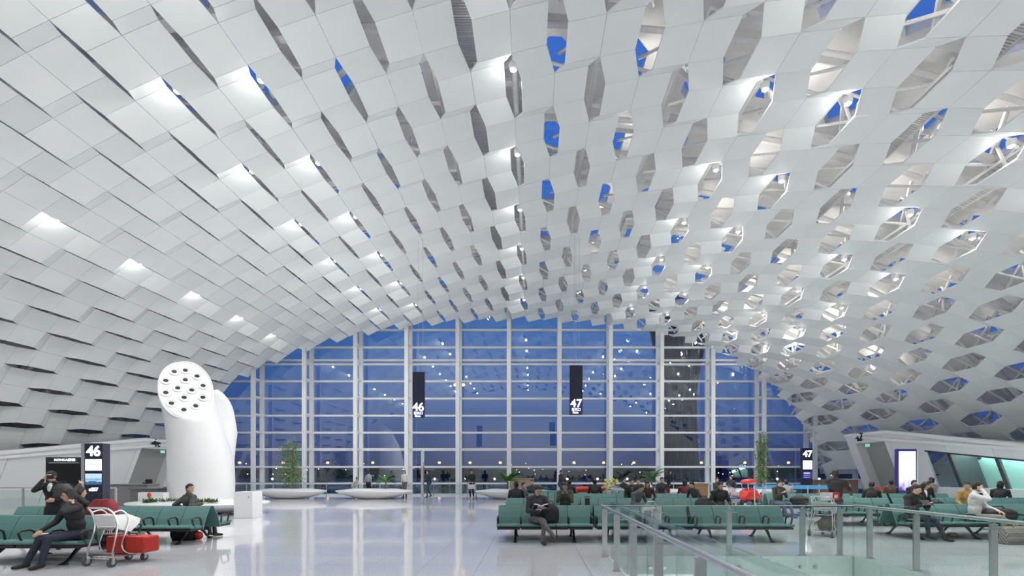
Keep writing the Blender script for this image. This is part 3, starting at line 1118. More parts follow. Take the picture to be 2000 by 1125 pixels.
palm('potted_palm', 'bushy palm in the planter behind the centre benches', (WX(991, 29), 29, .6), 1.35, 22, 2, 1.05)
palm('potted_palm', 'feathery light green palm right of centre by the window', (WX(1272, 29), 29, .6), 1.5, 15, 5, 1.15)
# plinth of the tower
g = thing('boat_planter', 'large white planter around the foot of the vent tower', 'planter', (WX(390, 19.0), 19.0, 0))
boat_mesh(2.65, 1.75, .56, .7).build('shell', M_white, g, True)
pt = thing('bedding_plants', 'low leafy bedding plants in the vent tower planter', 'plant', (WX(350, 17.8), 17.8, .5))
rnd = random.Random(5)
for i in range(46):
    x = -1.35 + 2.7 * i / 45 + rnd.uniform(-.04, .04)
    lm = MB()
    for q in range(9):
        a = rnd.uniform(0, 6.28); el = rnd.uniform(.3, 1.2)
        dr = Vector((math.cos(a) * math.cos(el), math.sin(a) * math.cos(el), math.sin(el)))
        sd = dr.cross(Vector((0, 0, 1))).normalized()
        b = Vector((x, rnd.uniform(-.12, .12), 0)); L = rnd.uniform(.12, .24)
        lm.add([b, b + dr * L * .5 + sd * .03, b + dr * L, b + dr * L * .5 - sd * .03], [(0, 1, 2, 3)])
    lm.build('leaf_tuft', mat('bedding_leaf', (.07, .14, .04), .5, var=.3), pt)
g = thing('red_anthurium', 'single red flower standing at the left of the bedding plants', 'flower', (WX(291, 17.6), 17.6, .5))
MB().tube([(0, 0, 0), (.01, 0, .2)], .01, 5).build('stem', M_leaf, g)
MB().ball((.01, 0, .28), (.07, .05, .10), 10, 6).build('bloom', M_red, g, True)
g = thing('plinth_block', 'tall white block at the right end of the vent tower planter', 'block', (WX(485, 17.2), 17.2, 0))
MB().box((0, 0, .465), (.66, .62, .93)).build('block', M_white, g, bevel=.015)
MB().box((.2, -.313, .74), (.03, .012, .03)).build('socket', M_black, g)
g = thing('plinth_block', 'low white panel block left of the vent tower planter', 'block', (WX(300, 18.6), 18.6, 0))
MB().box((0, 0, .42), (.98, .3, .84)).build('block', M_white, g, bevel=.015)
MB().box((-.22, -.155, .45), (.46, .012, .62)).build('face_plate', M_wall, g)

# ------------------------------------------------------------------ counters
def desk(name, label, px0, px1, ytop, d, m, dep=.7, m2=None):
    a, b = WX(px0, d), WX(px1, d)
    h = CAMZ + (922 - ytop) * d / F
    g = thing(name, label, 'counter', ((a + b) / 2, d, 0))
    MB().box((0, 0, h / 2 - .02), (b - a, dep, h - .04)).build('body', m, g, bevel=.01)
    MB().box((0, -.02, h - .02), (b - a + .06, dep + .08, .04)).build('counter_top', m2 or m, g, bevel=.008)
    MB().box((0, -dep / 2 - .005, .06), (b - a - .06, .02, .12)).build('kick_plate', M_black, g)
desk('gate_counter', 'grey gate counter with slanting side, left of the vent tower', 228, 300, 945, 21.5, M_grey)
desk('gate_counter', 'dark grey desk under gate 46 portal beside the white block', 268, 318, 953, 20.2, mat('dark_grey_laminate', (.17, .165, .17), .5))
desk('gate_counter', 'tan wooden counter behind the bushy palm', 996, 1043, 934, 30.6, M_tan)
desk('gate_counter', 'brown wooden counter behind the middle benches', 1351, 1378, 944, 25.0, mat('warm_brown_wood', (.20, .12, .06), .5))
desk('gate_counter', 'long brown counter near the 47 pylon', 1588, 1668, 937, 27.5, M_brown)
kb = tag(MB().box((0, 0, .03), (.32, .16, .05)).box((0, .08, .12), (.3, .02, .16)).build('desk_monitor', M_blackp), 'small black monitor standing on the grey gate counter', 'screen')
kb.location = (WX(288, 21.5), 21.5, CAMZ + (922 - 945) * 21.5 / F)

# ------------------------------------------------------------------ queue barriers
def barrier(label, pxs, d, mt, top=.97, twin=False):
    g = thing('queue_barrier', label, 'barrier', (WX(pxs[0], d), d, 0))
    x0 = WX(pxs[0], d)
    for i, p in enumerate(pxs):
        x = WX(p, d) - x0
        MB().lathe([(.17, 0), (.17, .02), (.03, .04), (.028, top + .03), (.0, top + .04)], (x, 0, 0), 14).build('post', M_steel, g, True)
        if i:
            xa = WX(pxs[i - 1], d) - x0
            MB().box(((x + xa) / 2, 0, top - .07), (x - xa - .05, .006, .11)).build('belt', mt, g)
M_blue = mat('blue_belt', (.10, .36, .66), .5)
M_redb = mat('red_belt', (.50, .06, .04), .5)
barrier('steel queue posts with bright blue belts before the right bamboo', (1474, 1495, 1534, 1578, 1626), 22.0, M_blue)
barrier('second blue belt barrier further back near the red stroller', (1490, 1548, 1600, 1660), 24.5, M_blue)
barrier('short red belt barrier below the gate 47 portal', (1706, 1733), 20.0, M_redb, 1.02)
barrier('small blue belt barrier left of the vent tower', (318, 332), 21.0, M_blue, 1.0)

# ------------------------------------------------------------------ left glass screen
d = 17.4
g = thing('glass_screen', 'low glass screen with steel posts at the left, before gate 46 wall', 'railing', (0, d, 0))
xs = [WX(p, d) for p in (-60, 45, 136, 226)]
MB().tube([(xs[0], 0, 1.05), (xs[-1], 0, 1.05)], .025, 8).build('handrail', M_steel, g, True)
for x in xs:
    MB().box((x, 0, .52), (.06, .04, 1.04)).build('post', M_steel, g)
for a, b in zip(xs[:-1], xs[1:]):
    MB().box(((a + b) / 2, 0, .52), (b - a - .1, .012, .9)).build('glass_panel', M_rail_glass, g)

# ------------------------------------------------------------------ balustrade round the void
g = thing('glass_balustrade', 'steel and glass balustrade around the floor opening at front right', 'railing', (0, 0, 0))
bx = VX0 - .08
def rpost(x, y):
    return MB().box((x, y, .455), (.10, .035, .91)).box((x, y, .93), (.04, .03, .06)).box((x, y, .01), (.13, .08, .02))
def rposty(x, y):
    return MB().box((x, y, .455), (.10, .035, .91)).box((x, y, .93), (.04, .03, .06)).box((x, y, .01), (.13, .08, .02))
for y in (9.24, 7.92, 6.62, 5.30, 3.98, 2.68):
    rposty(bx, y).build('post', M_steel, g, bevel=.004)
for x in (2.41, 3.84, 5.27, 6.0):
    rpost(x, VY + .08).build('post', M_steel, g, bevel=.004)
for y in (9.05, 7.95, 6.62, 5.3, 4.0):
    rposty(VX1 + .09, y).build('post', M_steel, g, bevel=.004)
MB().tube([(bx - .03, 2.0, .965), (bx - .03, VY + .06, .965), (VX1 + .07, VY + .06, .965), (VX1 + .07, 2.0, .965)], .028, 10).build('handrail', M_steel, g, True)
yb = [8.98, 7.66, 6.35, 5.05, 3.74, 2.44]
for a, b in zip([VY - .03] + yb[:-1], yb):
    MB().box((VX0 + .045, (a + b) / 2, .06), (.014, a - b - .012, 2.0)).build('glass_panel', M_rail_glass, g)
xb = [VX0 + .04, 2.4, 3.86, 5.3, VX1 - .02]
for a, b in zip(xb[:-1], xb[1:]):
    MB().box(((a + b) / 2, VY - .05, .05), (b - a - .012, .014, 2.0)).build('glass_panel', M_rail_glass, g)
yb = [VY - .03, 8.55, 7.25, 5.95, 4.65, 3.3]
for a, b in zip(yb[:-1], yb[1:]):
    MB().box((VX1 - .05, (a + b) / 2, .05), (.014, a - b - .012, 2.0)).build('glass_panel', M_rail_glass, g)
cl = mat('clamp_steel', (.5, .5, .5), .3, .9)
for x in xb[1:-1]:
    for s in (-.14, .14):
        MB().tube([(x + s, VY - .09, -.22), (x + s, VY - .02, -.22)], .03, 8).build('glass_clamp', cl, g)
for y in (9.24, 7.92, 6.62, 5.30):
    MB().box((bx + .05, y, .84), (.14, .05, .02)).build('bracket', cl, g)
for x in (2.41, 3.84, 5.27):
    MB().box((x, VY + .01, .84), (.22, .12, .02)).build('bracket', cl, g)
for y in (7.95, 6.62, 5.3):
    MB().box((VX1 + .03, y, .84), (.14, .05, .02)).build('bracket', cl, g)

# ------------------------------------------------------------------ benches
SP = .5515
RZ = .81
def bench_proto():
    pr_ = {}
    s = SP
    back = MB()
    th = .03
    prof = [(-.30, .30), (-.275, .40), (-.21, .56), (-.13, .70), (-.055, RZ)]
    for x0_, x1_ in ((-s / 2 + .006, s / 2 - .006),):
        rings = []
        for y, z in prof:
            rings.append([(x0_, y - th / 2, z), (x1_, y - th / 2, z), (x1_, y + th / 2, z + .01), (x0_, y + th / 2, z + .01)])
        back.loft(rings)
    pr_['back'] = back.mesh('back_pad', M_teal)
    seat = MB()
    sp_ = [(-.27, .415), (-.40, .405), (-.55, .42), (-.66, .435), (-.715, .43), (-.735, .405), (-.72, .375), (-.60, .36), (-.40, .35), (-.27, .36)]
    seat.prism(sp_, -s / 2 + .005, s / 2 - .005, 'x')
    pr_['seat'] = seat.mesh('seat_pad', M_teal)
    under = MB().box((0, -.50, .335), (s - .03, .40, .05))
    pr_['under'] = under.mesh('seat_shell', M_blackp)
    arm = MB().tube([(0, -.34, .36), (0, -.36, .50), (0, -.38, .565), (0, -.45, .60), (0, -.60, .59), (0, -.645, .565), (0, -.62, .48), (0, -.56, .36)], .019, 6)
    pr_['arm'] = arm.mesh('armrest', M_blackp, True)
    leg = MB()
    rings = []
    for y, z, w, h in ((-.10, .33, .06, .07), (-.22, .28, .055, .06), (-.33, .19, .05, .05), (-.42, .09, .045, .04), (-.50, .035, .05, .03), (-.56, .02, .06, .02)):
        rings.append([(-w / 2, y, z - h / 2), (w / 2, y, z - h / 2), (w / 2, y, z + h / 2), (-w / 2, y, z + h / 2)])
    leg.loft(rings)
    leg.box((0, -.54, .01), (.09, .10, .02))
    pr_['leg'] = leg.mesh('leg', M_black, True)
    return pr_
BP = bench_proto()
BEAMS = {}
def bench(x0, y0, label, n=4, grp='teal double benches of the waiting area'):
    L = n * SP
    g = thing('waiting_bench', label, 'bench', (x0 + L / 2, y0, 0), 0, grp)
    for sd in (0, 1):
        rz = math.pi * sd
        for i in range(n):
            x = -L / 2 + SP * (i + .5)
            for nm in ('back', 'seat', 'under'):
                o = link({'back': 'back_pad', 'seat': 'seat_pad', 'under': 'seat_shell'}[nm], BP[nm], g)
                o.location = (x, 0, 0); o.rotation_euler = (0, 0, rz)
        for i in range(n + 1):
            o = link('armrest', BP['arm'], g)
            o.location = (-L / 2 + SP * i + (.02 if i == 0 else -.02 if i == n else 0), 0, 0); o.rotation_euler = (0, 0, rz)
        for sx_ in (-L / 2 + .42, L / 2 - .42):
            o = link('leg', BP['leg'], g)
            o.location = (sx_, 0, 0); o.rotation_euler = (0, 0, rz)
    if n not in BEAMS:
        BEAMS[n] = MB().box((0, 0, .31), (L - .1, .10, .08)).mesh('beam', M_black)
    link('beam', BEAMS[n], g)
    return g
bench(-9.99, 9.0, 'nearest teal double bench at far left, holding the man on the phone')
bench(-12.0, 11.35, 'teal double bench behind the standing man taking a photo')
bench(-9.72, 11.35, 'teal double bench in front of the vent tower planter')
RY = [11.7, 14.9, 18.1, 21.1]
ordn = ['front', 'second', 'third', 'rearmost']
for r, y in enumerate(RY):
    for i in range(3):
        bench(-.82 + i * 2.285, y, f'{["left", "middle", "right"][i]} teal double bench in the {ordn[r]} row of the centre block')
for r, y in enumerate((12.2, 15.1, 18.1)):
    for i in range(3):
        if r == 0 and i == 2: continue
        if r == 2 and i == 2: pass
        bench((8.95, 8.85, 8.70)[r] + i * 2.285, y, f'{["first", "second", "third"][i]} teal double bench from the aisle, {ordn[r]} row of right block')

# ------------------------------------------------------------------ people
def V(*a):
    return Vector(a)
def ik(a, t, l1, l2, pole):
    d = t - a
    L = d.length
    mx = (l1 + l2) * .995
    if L > mx:
        t = a + d * (mx / L); d = t - a; L = mx
    x = d.normalized()
    c = (l1 * l1 + L * L - l2 * l2) / (2 * l1 * L)
    c = max(-1, min(1, c))
    p = (pole - x * pole.dot(x))
    p = p.normalized() if p.length > 1e-5 else Vector((0, 0, 1))
    return a + x * (l1 * c) + p * (l1 * math.sqrt(1 - c * c)), t
class Prims:
    def __init__(s):
        s.bm = bmesh.new(); s.pr = []
    def ell(s, c, r, m, rot=None):
        mt = Matrix.Translation(c) @ ((rot.to_4x4()) if rot is not None else Matrix()) @ Matrix.Diagonal((*r, 1))
        bmesh.ops.create_icosphere(s.bm, subdivisions=2, radius=1, matrix=mt)
        s.pr.append(('e', mt.inverted(), min(r), m))
    def cone(s, a, b, ra, rb, m, flat=1.0):
        d = (b - a); L = max(d.length, 1e-4)
        q = d.to_track_quat('Z', 'Y').to_matrix()
        n = 10
        rings = []
        for t, f in ((-.9, .45), (-.6, .8), (0, 1)):
            rings.append((a + d / L * ra * t, ra * f))
        rings.append(((a + b) / 2, (ra + rb) / 2))
        for t, f in ((0, 1), (.6, .8), (.9, .45)):
            rings.append((b + d / L * rb * t, rb * f))
        vs = []
        for c, r in rings:
            vs.append([s.bm.verts.new(c + q @ Vector((r * math.cos(6.2832 * k / n), r * math.sin(6.2832 * k / n), 0))) for k in range(n)])
        for i in range(len(vs) - 1):
            for k in range(n):
                s.bm.faces.new((vs[i][k], vs[i][(k + 1) % n], vs[i + 1][(k + 1) % n], vs[i + 1][k]))
        s.bm.faces.new(vs[0][::-1]); s.bm.faces.new(vs[-1])
        s.pr.append(('c', a.copy(), b.copy(), ra, rb, m))
    def dist(s, P):
        best = np.full(len(P), 1e9); mi = np.zeros(len(P), int)
        for p in s.pr:
            if p[0] == 'e':
                M4 = np.array(p[1])
                l = P @ M4[:3, :3].T + M4[:3, 3]
                d = (np.linalg.norm(l, axis=1) - 1) * p[2]
                m = p[3]
            else:
                a = np.array(p[1]); b = np.array(p[2])
                ab = b - a
                t = np.clip(((P - a) @ ab) / max(ab @ ab, 1e-9), 0, 1)
                d = np.linalg.norm(P - a - t[:, None] * ab, axis=1) - (p[3] + (p[4] - p[3]) * t)
                m = p[5]
            w = d < best
            best[w] = d[w]; mi[w] = m
        return mi
SKIN = (.50, .31, .22)
def cmat(kind, c):
    return mat(f'{kind}_{int(c[0]*999)}_{int(c[1]*999)}_{int(c[2]*999)}', c, .75 if kind != 'skin' else .5, var=.12, scale=18)
def rotz(a): return Matrix.Rotation(a, 3, 'Z')
def person(label, x, y, rz=0.0, pose='sit', top=(.03, .03, .035), legs=(.04, .045, .06), shoes=(.03, .025, .02), hairc=(.012, .01, .01),
           lean=-6, head=(0, 0), lh=None, rh=None, ll=None, rl=None, vox=.017, sc=1.0, hair='short', shirt=None, zoff=0.0, skin=SKIN, bulk=1.0, twist=0, coat=False, gp=None):
    """faces -Y at rz 0; hand and foot targets in the person's own space, metres, left = +X side of the picture when facing us"""
    g = thing('person', label, 'person', (x, y, zoff), rz, gp)
    pr = Prims()
    S_, T_, L_, H_, W_ = 0, 1, 2, 3, 4       # skin, top, legs, shoes, shirt
    sit = pose == 'sit'
    hz = .53 if sit else .93
    hip = V(0, 0, hz)
    la = R(lean)
    d = V(0, math.sin(la), math.cos(la))      # lean < 0: forward
    tw = rotz(R(twist))
    waist = hip + d * .17; chest = hip + d * .36; neck = hip + d * .53
    rotT = tw @ Matrix.Rotation(-la, 3, 'X')
    B = bulk
    pr.ell(hip + V(0, 0, .0), (.175, .125 * B, .13), L_ if not coat else T_)
    pr.ell(waist, (.155 * B, .118 * B, .17), T_, rotT)
    pr.ell(chest, (.175 * B, .128 * B, .19), T_, rotT)
    sh = .185
    sl = neck + tw @ V(sh, 0, -.055); sr = neck + tw @ V(-sh, 0, -.055)
    pr.cone(sl, sr, .068 * B, .068 * B, T_)
    pr.ell(neck + V(0, .005, -.04), (.11, .08, .07), T_, rotT)
    if shirt:
        pr.ell(chest + d * .07 + rotT @ V(0, -.085 * B, .0), (.05, .055, .13), W_, rotT)
    # head
    hr = Euler((R(head[1]), 0, R(head[0]))).to_matrix()
    hb = neck + d * .035
    hc = hb + hr @ V(0, -.018, .125)
    pr.cone(neck - d * .02, hb + hr @ V(0, 0, .06), .056, .054, S_)
    pr.cone(neck - d * .05 + V(0, .012, 0), neck + d * .028 + V(0, .012, 0), .088 * B ** .5, .068 * B ** .5, T_)
    for e in (sl, sr):
        pr.cone(neck + V(0, .01, -.005), e + (neck - e) * .25, .060, .064 * B, T_)
    pr.ell(hc, (.074, .093, .108), S_, hr)
    pr.ell(hc + hr @ V(0, -.030, -.060), (.056, .060, .055), S_, hr)
    pr.cone(hc + hr @ V(0, -.090, .012), hc + hr @ V(0, -.108, -.022), .010, .016, S_)
    pr.ell(hc + hr @ V(0, -.082, .030), (.05, .014, .012), S_, hr)
    pr.ell(hc + hr @ V(0, -.083, -.060), (.024, .012, .010), S_, hr)
    for e in (-1, 1):
        pr.ell(hc + hr @ V(e * .076, .008, -.008), (.012, .022, .034), S_, hr)
    # arms
    dl = V(.17, -.34, .60) if sit else V(.27, .02, .80)
    dr = V(-.17, -.34, .60) if sit else V(-.27, .02, .80)
    for sgn, s0, tgt in ((1, sl, lh or dl), (-1, sr, rh or dr)):
        tgt = Vector(tgt)
        pole = V(sgn * .55, .35, -.8) if sit or tgt.z > 1.1 else V(sgn * .3, 1, -.2)
        el, wr = ik(s0, tgt, .29, .255, pole)
        pr.cone(s0, el, .060 * B, .048 * B, T_)
        pr.cone(el, wr, .047 * B, .036, T_)
        f = (wr - el).normalized()
        pn = V(0, -.3, -1) if tgt.z < 1.0 else V(-sgn, .3, 0)
        sd = f.cross(pn).normalized(); pn = sd.cross(f).normalized()
        pc = wr + f * .055
        pr.ell(pc, (.042, .020, .052), S_, Matrix((sd, pn, f)).transposed())
        for q, (o, ln) in enumerate(((-.030, .062), (-.010, .075), (.010, .070), (.029, .055))):
            k0 = pc + f * .040 + sd * o
            k1 = k0 + f * ln * .55 + pn * ln * .18
            k2 = k1 + f * ln * .25 + pn * ln * .42
            pr.cone(k0, k1, .0105, .0095, S_); pr.cone(k1, k2, .0095, .008, S_)
        t0 = pc - f * .02 + sd * (-sgn * .034)
        t1 = t0 + f * .035 + sd * (-sgn * .026) + pn * .012
        t2 = t1 + f * .028 + pn * .020
        pr.cone(t0, t1, .014, .011, S_); pr.cone(t1, t2, .011, .009, S_)
    # legs
    fl = ll or ((.12, -.50, .09) if sit else (.10, .0, .09))
    fr_ = rl or ((-.12, -.50, .09) if sit else (-.10, .0, .09))
    for sgn, t in ((1, fl), (-1, fr_)):
        t = Vector(t)
        h0 = hip + V(sgn * .095, -.02, -.02)
        toe = V(sgn * .25, -1, 0).normalized()
        kn, an = ik(h0, t, .435, .42, V(sgn * .12, -1, .75) if sit else V(0, -1, .1))
        pr.cone(h0, kn, .088, .062, L_ if not (coat and not sit) else L_)
        pr.cone(kn, an, .062, .046, L_)
        if sit and abs(t.x) > .02 and t.x * sgn < 0:
            toe = V(-sgn * .3, -1, -.25).normalized()
        pr.cone(an + V(0, .015, -.035), an + toe * .15 + V(0, 0, -.055), .042, .032, H_)
        pr.ell(an + toe * .10 + V(0, 0, -.055), (.043, .062, .032), H_)
    if coat:
        pr.ell(hip + V(0, .0, -.06), (.19, .15, .20), T_)
    me = bpy.data.meshes.new('body')
    pr.bm.to_mesh(me); pr.bm.free()
    ob = bpy.data.objects.new('tmp', me)
    COL.objects.link(ob)
    r = ob.modifiers.new('r', 'REMESH'); r.mode = 'VOXEL'; r.voxel_size = vox; r.use_smooth_shade = True
    sm = ob.modifiers.new('s', 'SMOOTH'); sm.factor = .5; sm.iterations = 2
    dg = bpy.context.evaluated_depsgraph_get()
    m2 = bpy.data.meshes.new_from_object(ob.evaluated_get(dg))
    bpy.data.objects.remove(ob); bpy.data.meshes.remove(me)
    m2.name = 'body'
    for kd, c in (('skin', skin), ('top', top), ('trousers', legs), ('shoes', shoes), ('shirt', shirt or (.7, .7, .7))):
        m2.materials.append(cmat(kd, c))
    n = len(m2.polygons)
    cen = np.empty(n * 3); m2.polygons.foreach_get('center', cen)
    m2.polygons.foreach_set('material_index', pr.dist(cen.reshape(-1, 3)).astype(np.int32))
    body = link('body', m2, g)
    # hair
    hm_ = MB()
    seg, rgs = 24, 16
    rings = []
    for i in range(rgs + 1):
        th = math.pi * i / rgs
        ring = []
        for k in range(seg):
            a = 2 * math.pi * k / seg
            jt = 1 + .05 * math.sin(i * 5.3 + k * 7.1 + x * 9) * (.3 < th < 2.6)
            v = V(.083 * math.sin(th) * math.cos(a) * jt, .103 * math.sin(th) * math.sin(a) * jt + .008, .117 * math.cos(th) * jt + .008)
            ph = math.degrees(abs(math.atan2(v.x, -v.y)))
            line = .056 if ph < 48 else .056 - (ph - 48) / 42 * .075 if ph < 90 else -.019 - (ph - 90) / 40 * .075 if ph < 130 else -.094
            if v.z < line and not (hair == 'long' and ph > 62):
                v = v * .74
            elif hair == 'long' and v.z < 0:
                v = V(v.x * 1.12, v.y * 1.05 + .01, v.z * 1.75)
            ring.append(hc + hr @ v)
        rings.append(ring)
    hm_.loft(rings)
    link('hair', hm_.mesh('hair', mat(f'hair_{int(hairc[0]*999)}', hairc, .6, var=.3, scale=60), True), g)
    if vox < .014:
        for e in (-1, 1):
            MB().ball(hc + hr @ V(e * .030, -.084, .012), (.012, .008, .007), 8, 6).build('eye', mat('eye_dark', (.01, .01, .01), .3, var=0), g, True)
            MB().bar(hc + hr @ V(e * .016, -.094, .034), hc + hr @ V(e * .046, -.086, .035), .008, .006).build('eyebrow', mat(f'hair_{int(hairc[0]*999)}', hairc, .6), g)
        MB().bar(hc + hr @ V(-.020, -.096, -.058), hc + hr @ V(.020, -.096, -.058), .006, .005).build('lips', mat('lip', (.32, .14, .11), .5), g)
    g.scale = (sc, sc, sc)
    return g
BLK = (.014, .014, .017)
NVY = (.022, .026, .048)
FINE, MID, FAR_ = .0125, .0155, .02
def at(px, d):
    return WX(px, d)
# ---- left group
person('man in black jacket and navy trousers talking on a phone at the bench end', at(152, 8.62), 8.62, R(-24), 'sit', BLK, NVY, (.02, .016, .012), lean=-8, head=(-30, 8),
       lh=(.15, -.18, 1.08), rh=(-.16, -.42, .62), ll=(.13, -.54, .09), rl=(-.15, -.62, .09), vox=.0115, bulk=1.1, sc=1.0)
person('standing man in black coat and white shirt holding a camera to his face', at(108, 10.15), 10.15, R(12), 'stand', (.012, .012, .014), BLK, lean=-7, head=(-12, 8),
       rh=(-.06, -.26, 1.53), lh=(.16, -.24, 1.10), vox=.013, sc=.95, shirt=(.75, .76, .78), bulk=1.08, coat=True)
person('dark-haired person behind the nearest bench with a hand on the head', at(152, 9.50), 9.50, R(165), 'sit', (.03, .03, .035), BLK, rh=(.05, -.06, 1.36), vox=MID, lean=-2)
person('man in grey puffer jacket seen behind the bench, turning to the right', at(372, 11.82), 11.82, R(150), 'sit', (.055, .05, .055), (.05, .05, .06), lean=2, head=(-75, 0),
       lh=(.38, .05, .78), rh=(-.32, -.1, .85), vox=FINE, bulk=1.18)
# ---- centre, front row
person('man in dark purple jacket and grey trousers reading a book, legs crossed', at(1048, 11.25), 11.25, R(8), 'sit', (.045, .04, .055), (.13, .125, .12), (.05, .045, .04), lean=-7, head=(14, 24),
       lh=(.17, -.30, .80), rh=(-.06, -.33, .77), ll=(.06, -.52, .09), rl=(.26, -.62, .24), vox=FINE, bulk=1.12)
person('man in green camouflage jacket looking down at his phone, second row', at(1104, 14.47), 14.47, R(-5), 'sit', (.055, .065, .045), (.04, .04, .045), lean=-8, head=(-5, 22),
       lh=(.07, -.30, .98), rh=(-.09, -.30, .97), vox=FINE, bulk=1.18)
person('man with black hair bending forward over his lap, behind front bench', at(1238, 14.40), 14.40, R(25), 'sit', (.10, .11, .13), (.035, .045, .075), lean=-22, head=(30, 28), vox=FINE, lh=(.18, -.42, .66), rh=(.0, -.44, .68))
person('balding man in black leather jacket sitting in the second row', at(1404, 14.45), 14.45, R(4), 'sit', (.014, .014, .017), (.20, .24, .30), lean=-4, head=(12, 14), hairc=(.02, .018, .016), vox=FINE, bulk=1.2, lh=(.22, -.34, .62), rh=(-.22, -.30, .66))
person('person with black hair seen from behind, left end of third row', at(1008, 15.42), 15.42, R(180), 'sit', (.02, .025, .035), vox=MID)
person('man in dark grey jacket looking right, left end of third row', at(1020, 17.65), 17.65, R(60), 'sit', (.10, .10, .10), vox=MID, sc=.94)
person('man in dark jacket facing forward, rear row beside the planter', at(1039, 20.66), 20.66, R(0), 'sit', (.035, .04, .055), vox=MID, bulk=1.1, sc=.96)
person('dark-haired head just behind the man in camouflage', at(1112, 18.55), 18.55, R(180), 'sit', BLK, vox=FAR_)
person('person with black hair seen from behind beside the red toy trolley', at(1162, 18.6), 18.6, R(175), 'sit', (.03, .03, .03), vox=FAR_, sc=1.02)
person('man in black jacket facing forward, third row near the yellow flowers', at(1233, 17.6), 17.6, R(3), 'sit', (.015, .015, .018), vox=FINE, shirt=(.12, .08, .07), bulk=1.12, sc=1.03)
person('man leaning back in brown jacket behind the black-jacketed man', at(1246, 20.65), 20.65, R(-10), 'sit', (.05, .035, .03), vox=FAR_)
person('woman with long dark hair and brown coat looking down, third row', at(1264, 17.55), 17.55, R(-10), 'sit', (.05, .028, .022), (.05, .03, .03), lean=-14, head=(-8, 26), hair='long', hairc=(.03, .014, .012), vox=FINE)
person('person in dark coat hunched by the flower stand', at(1214, 24.5), 24.5, R(40), 'sit', (.025, .025, .025), lean=-14, vox=FAR_)
person('person in white jacket bent behind the rear row of benches', at(1268, 21.7), 21.7, R(200), 'sit', (.62, .62, .60), lean=-18, head=(0, 20), vox=FAR_)
person('dark figure seated at the rear row centre', at(1292, 20.7), 20.7, R(0), 'sit', (.03, .035, .045), vox=FAR_, sc=1.05)
person('woman in dark red top with black hair, third row right', at(1338, 18.55), 18.55, R(170), 'sit', (.16, .03, .035), hair='long', vox=MID)
person('person slumped sideways in a striped jacket, third row right end', at(1362, 17.7), 17.7, R(-60), 'sit', (.05, .05, .06), lean=-24, head=(0, 20), vox=MID)
# ---- middle right
person('man in brown jacket and jeans checking his phone, end of the aisle bench', at(1519, 17.65), 17.65, R(8), 'sit', (.04, .034, .03), (.10, .13, .21), (.12, .12, .12), lean=-5, head=(14, 16),
       lh=(.08, -.30, .88), rh=(-.08, -.30, .86), ll=(.20, -.56, .09), rl=(-.02, -.50, .09), vox=FINE, bulk=1.15)
person('person seen from behind in a light collar, next to the blue belts', at(1537, 18.55), 18.55, R(180), 'sit', (.45, .43, .38), vox=MID)
person('standing person in black padded jacket pushing a luggage trolley', at(1632, 12.75), 12.75, R(150), 'stand', (.014, .014, .016), (.05, .055, .07), lean=-5, head=(10, 10),
       lh=(-.02, -.42, 1.05), rh=(-.38, -.36, 1.05), ll=(.12, -.15, .09), rl=(-.10, .16, .10), vox=FINE, sc=.97, bulk=1.17)
# ---- right block
person('man with glasses in black hooded jacket holding a tablet', at(1778, 11.78), 11.78, R(10), 'sit', (.014, .014, .018), (.028, .032, .045), (.03, .028, .026), lean=-9, head=(16, 18),
       lh=(.14, -.36, .86), rh=(-.10, -.38, .84), ll=(.34, -.56, .09), rl=(.06, -.40, .16), vox=.0115, bulk=1.2)
person('woman in black coat with white collar behind the man with a tablet', at(1797, 14.62), 14.62, R(25), 'sit', (.014, .014, .016), hair='long', shirt=(.7, .7, .7), head=(20, 22), vox=MID, bulk=1.1)
person('man in white and grey jacket resting his cheek on his hand', at(1903, 11.80), 11.80, R(30), 'sit', (.62, .63, .64), (.36, .34, .30), (.14, .12, .10), lean=-3, head=(28, 6),
       rh=(-.07, -.17, 1.14), lh=(.20, -.36, .66), ll=(.10, -.52, .09), rl=(.32, -.66, .30), vox=.0115, bulk=1.1, shirt=(.03, .03, .035), sc=1.04)
person('person in mustard collar behind the man in the white jacket', at(1886, 14.7), 14.7, R(-20), 'sit', (.42, .26, .08), vox=MID, lean=-10, head=(-30, 10))
person('woman with long dark hair seen from the side near the ramp windows', at(1952, 15.7), 15.7, R(120), 'sit', (.02, .022, .03), hair='long', vox=MID)
person('person looking down with black hair, far side of the right block', at(1702, 15.58), 15.58, R(140), 'sit', (.03, .025, .025), head=(0, 18), lean=-6, vox=MID)
person('person with black hair below the red belt barrier', at(1742, 18.55), 18.55, R(170), 'sit', (.10, .06, .04), vox=MID)
person('person in black seated before the glowing light box', at(1781, 17.6), 17.6, R(0), 'sit', BLK, head=(10, 10), vox=MID)
person('person bending down in black beside the light box', at(1806, 17.65), 17.65, R(20), 'sit', BLK, lean=-12, head=(10, 20), vox=MID)
person('person in grey top farthest back near the green windows', at(1823, 18.6), 18.6, R(190), 'sit', (.22, .22, .22), vox=MID, sc=1.06)
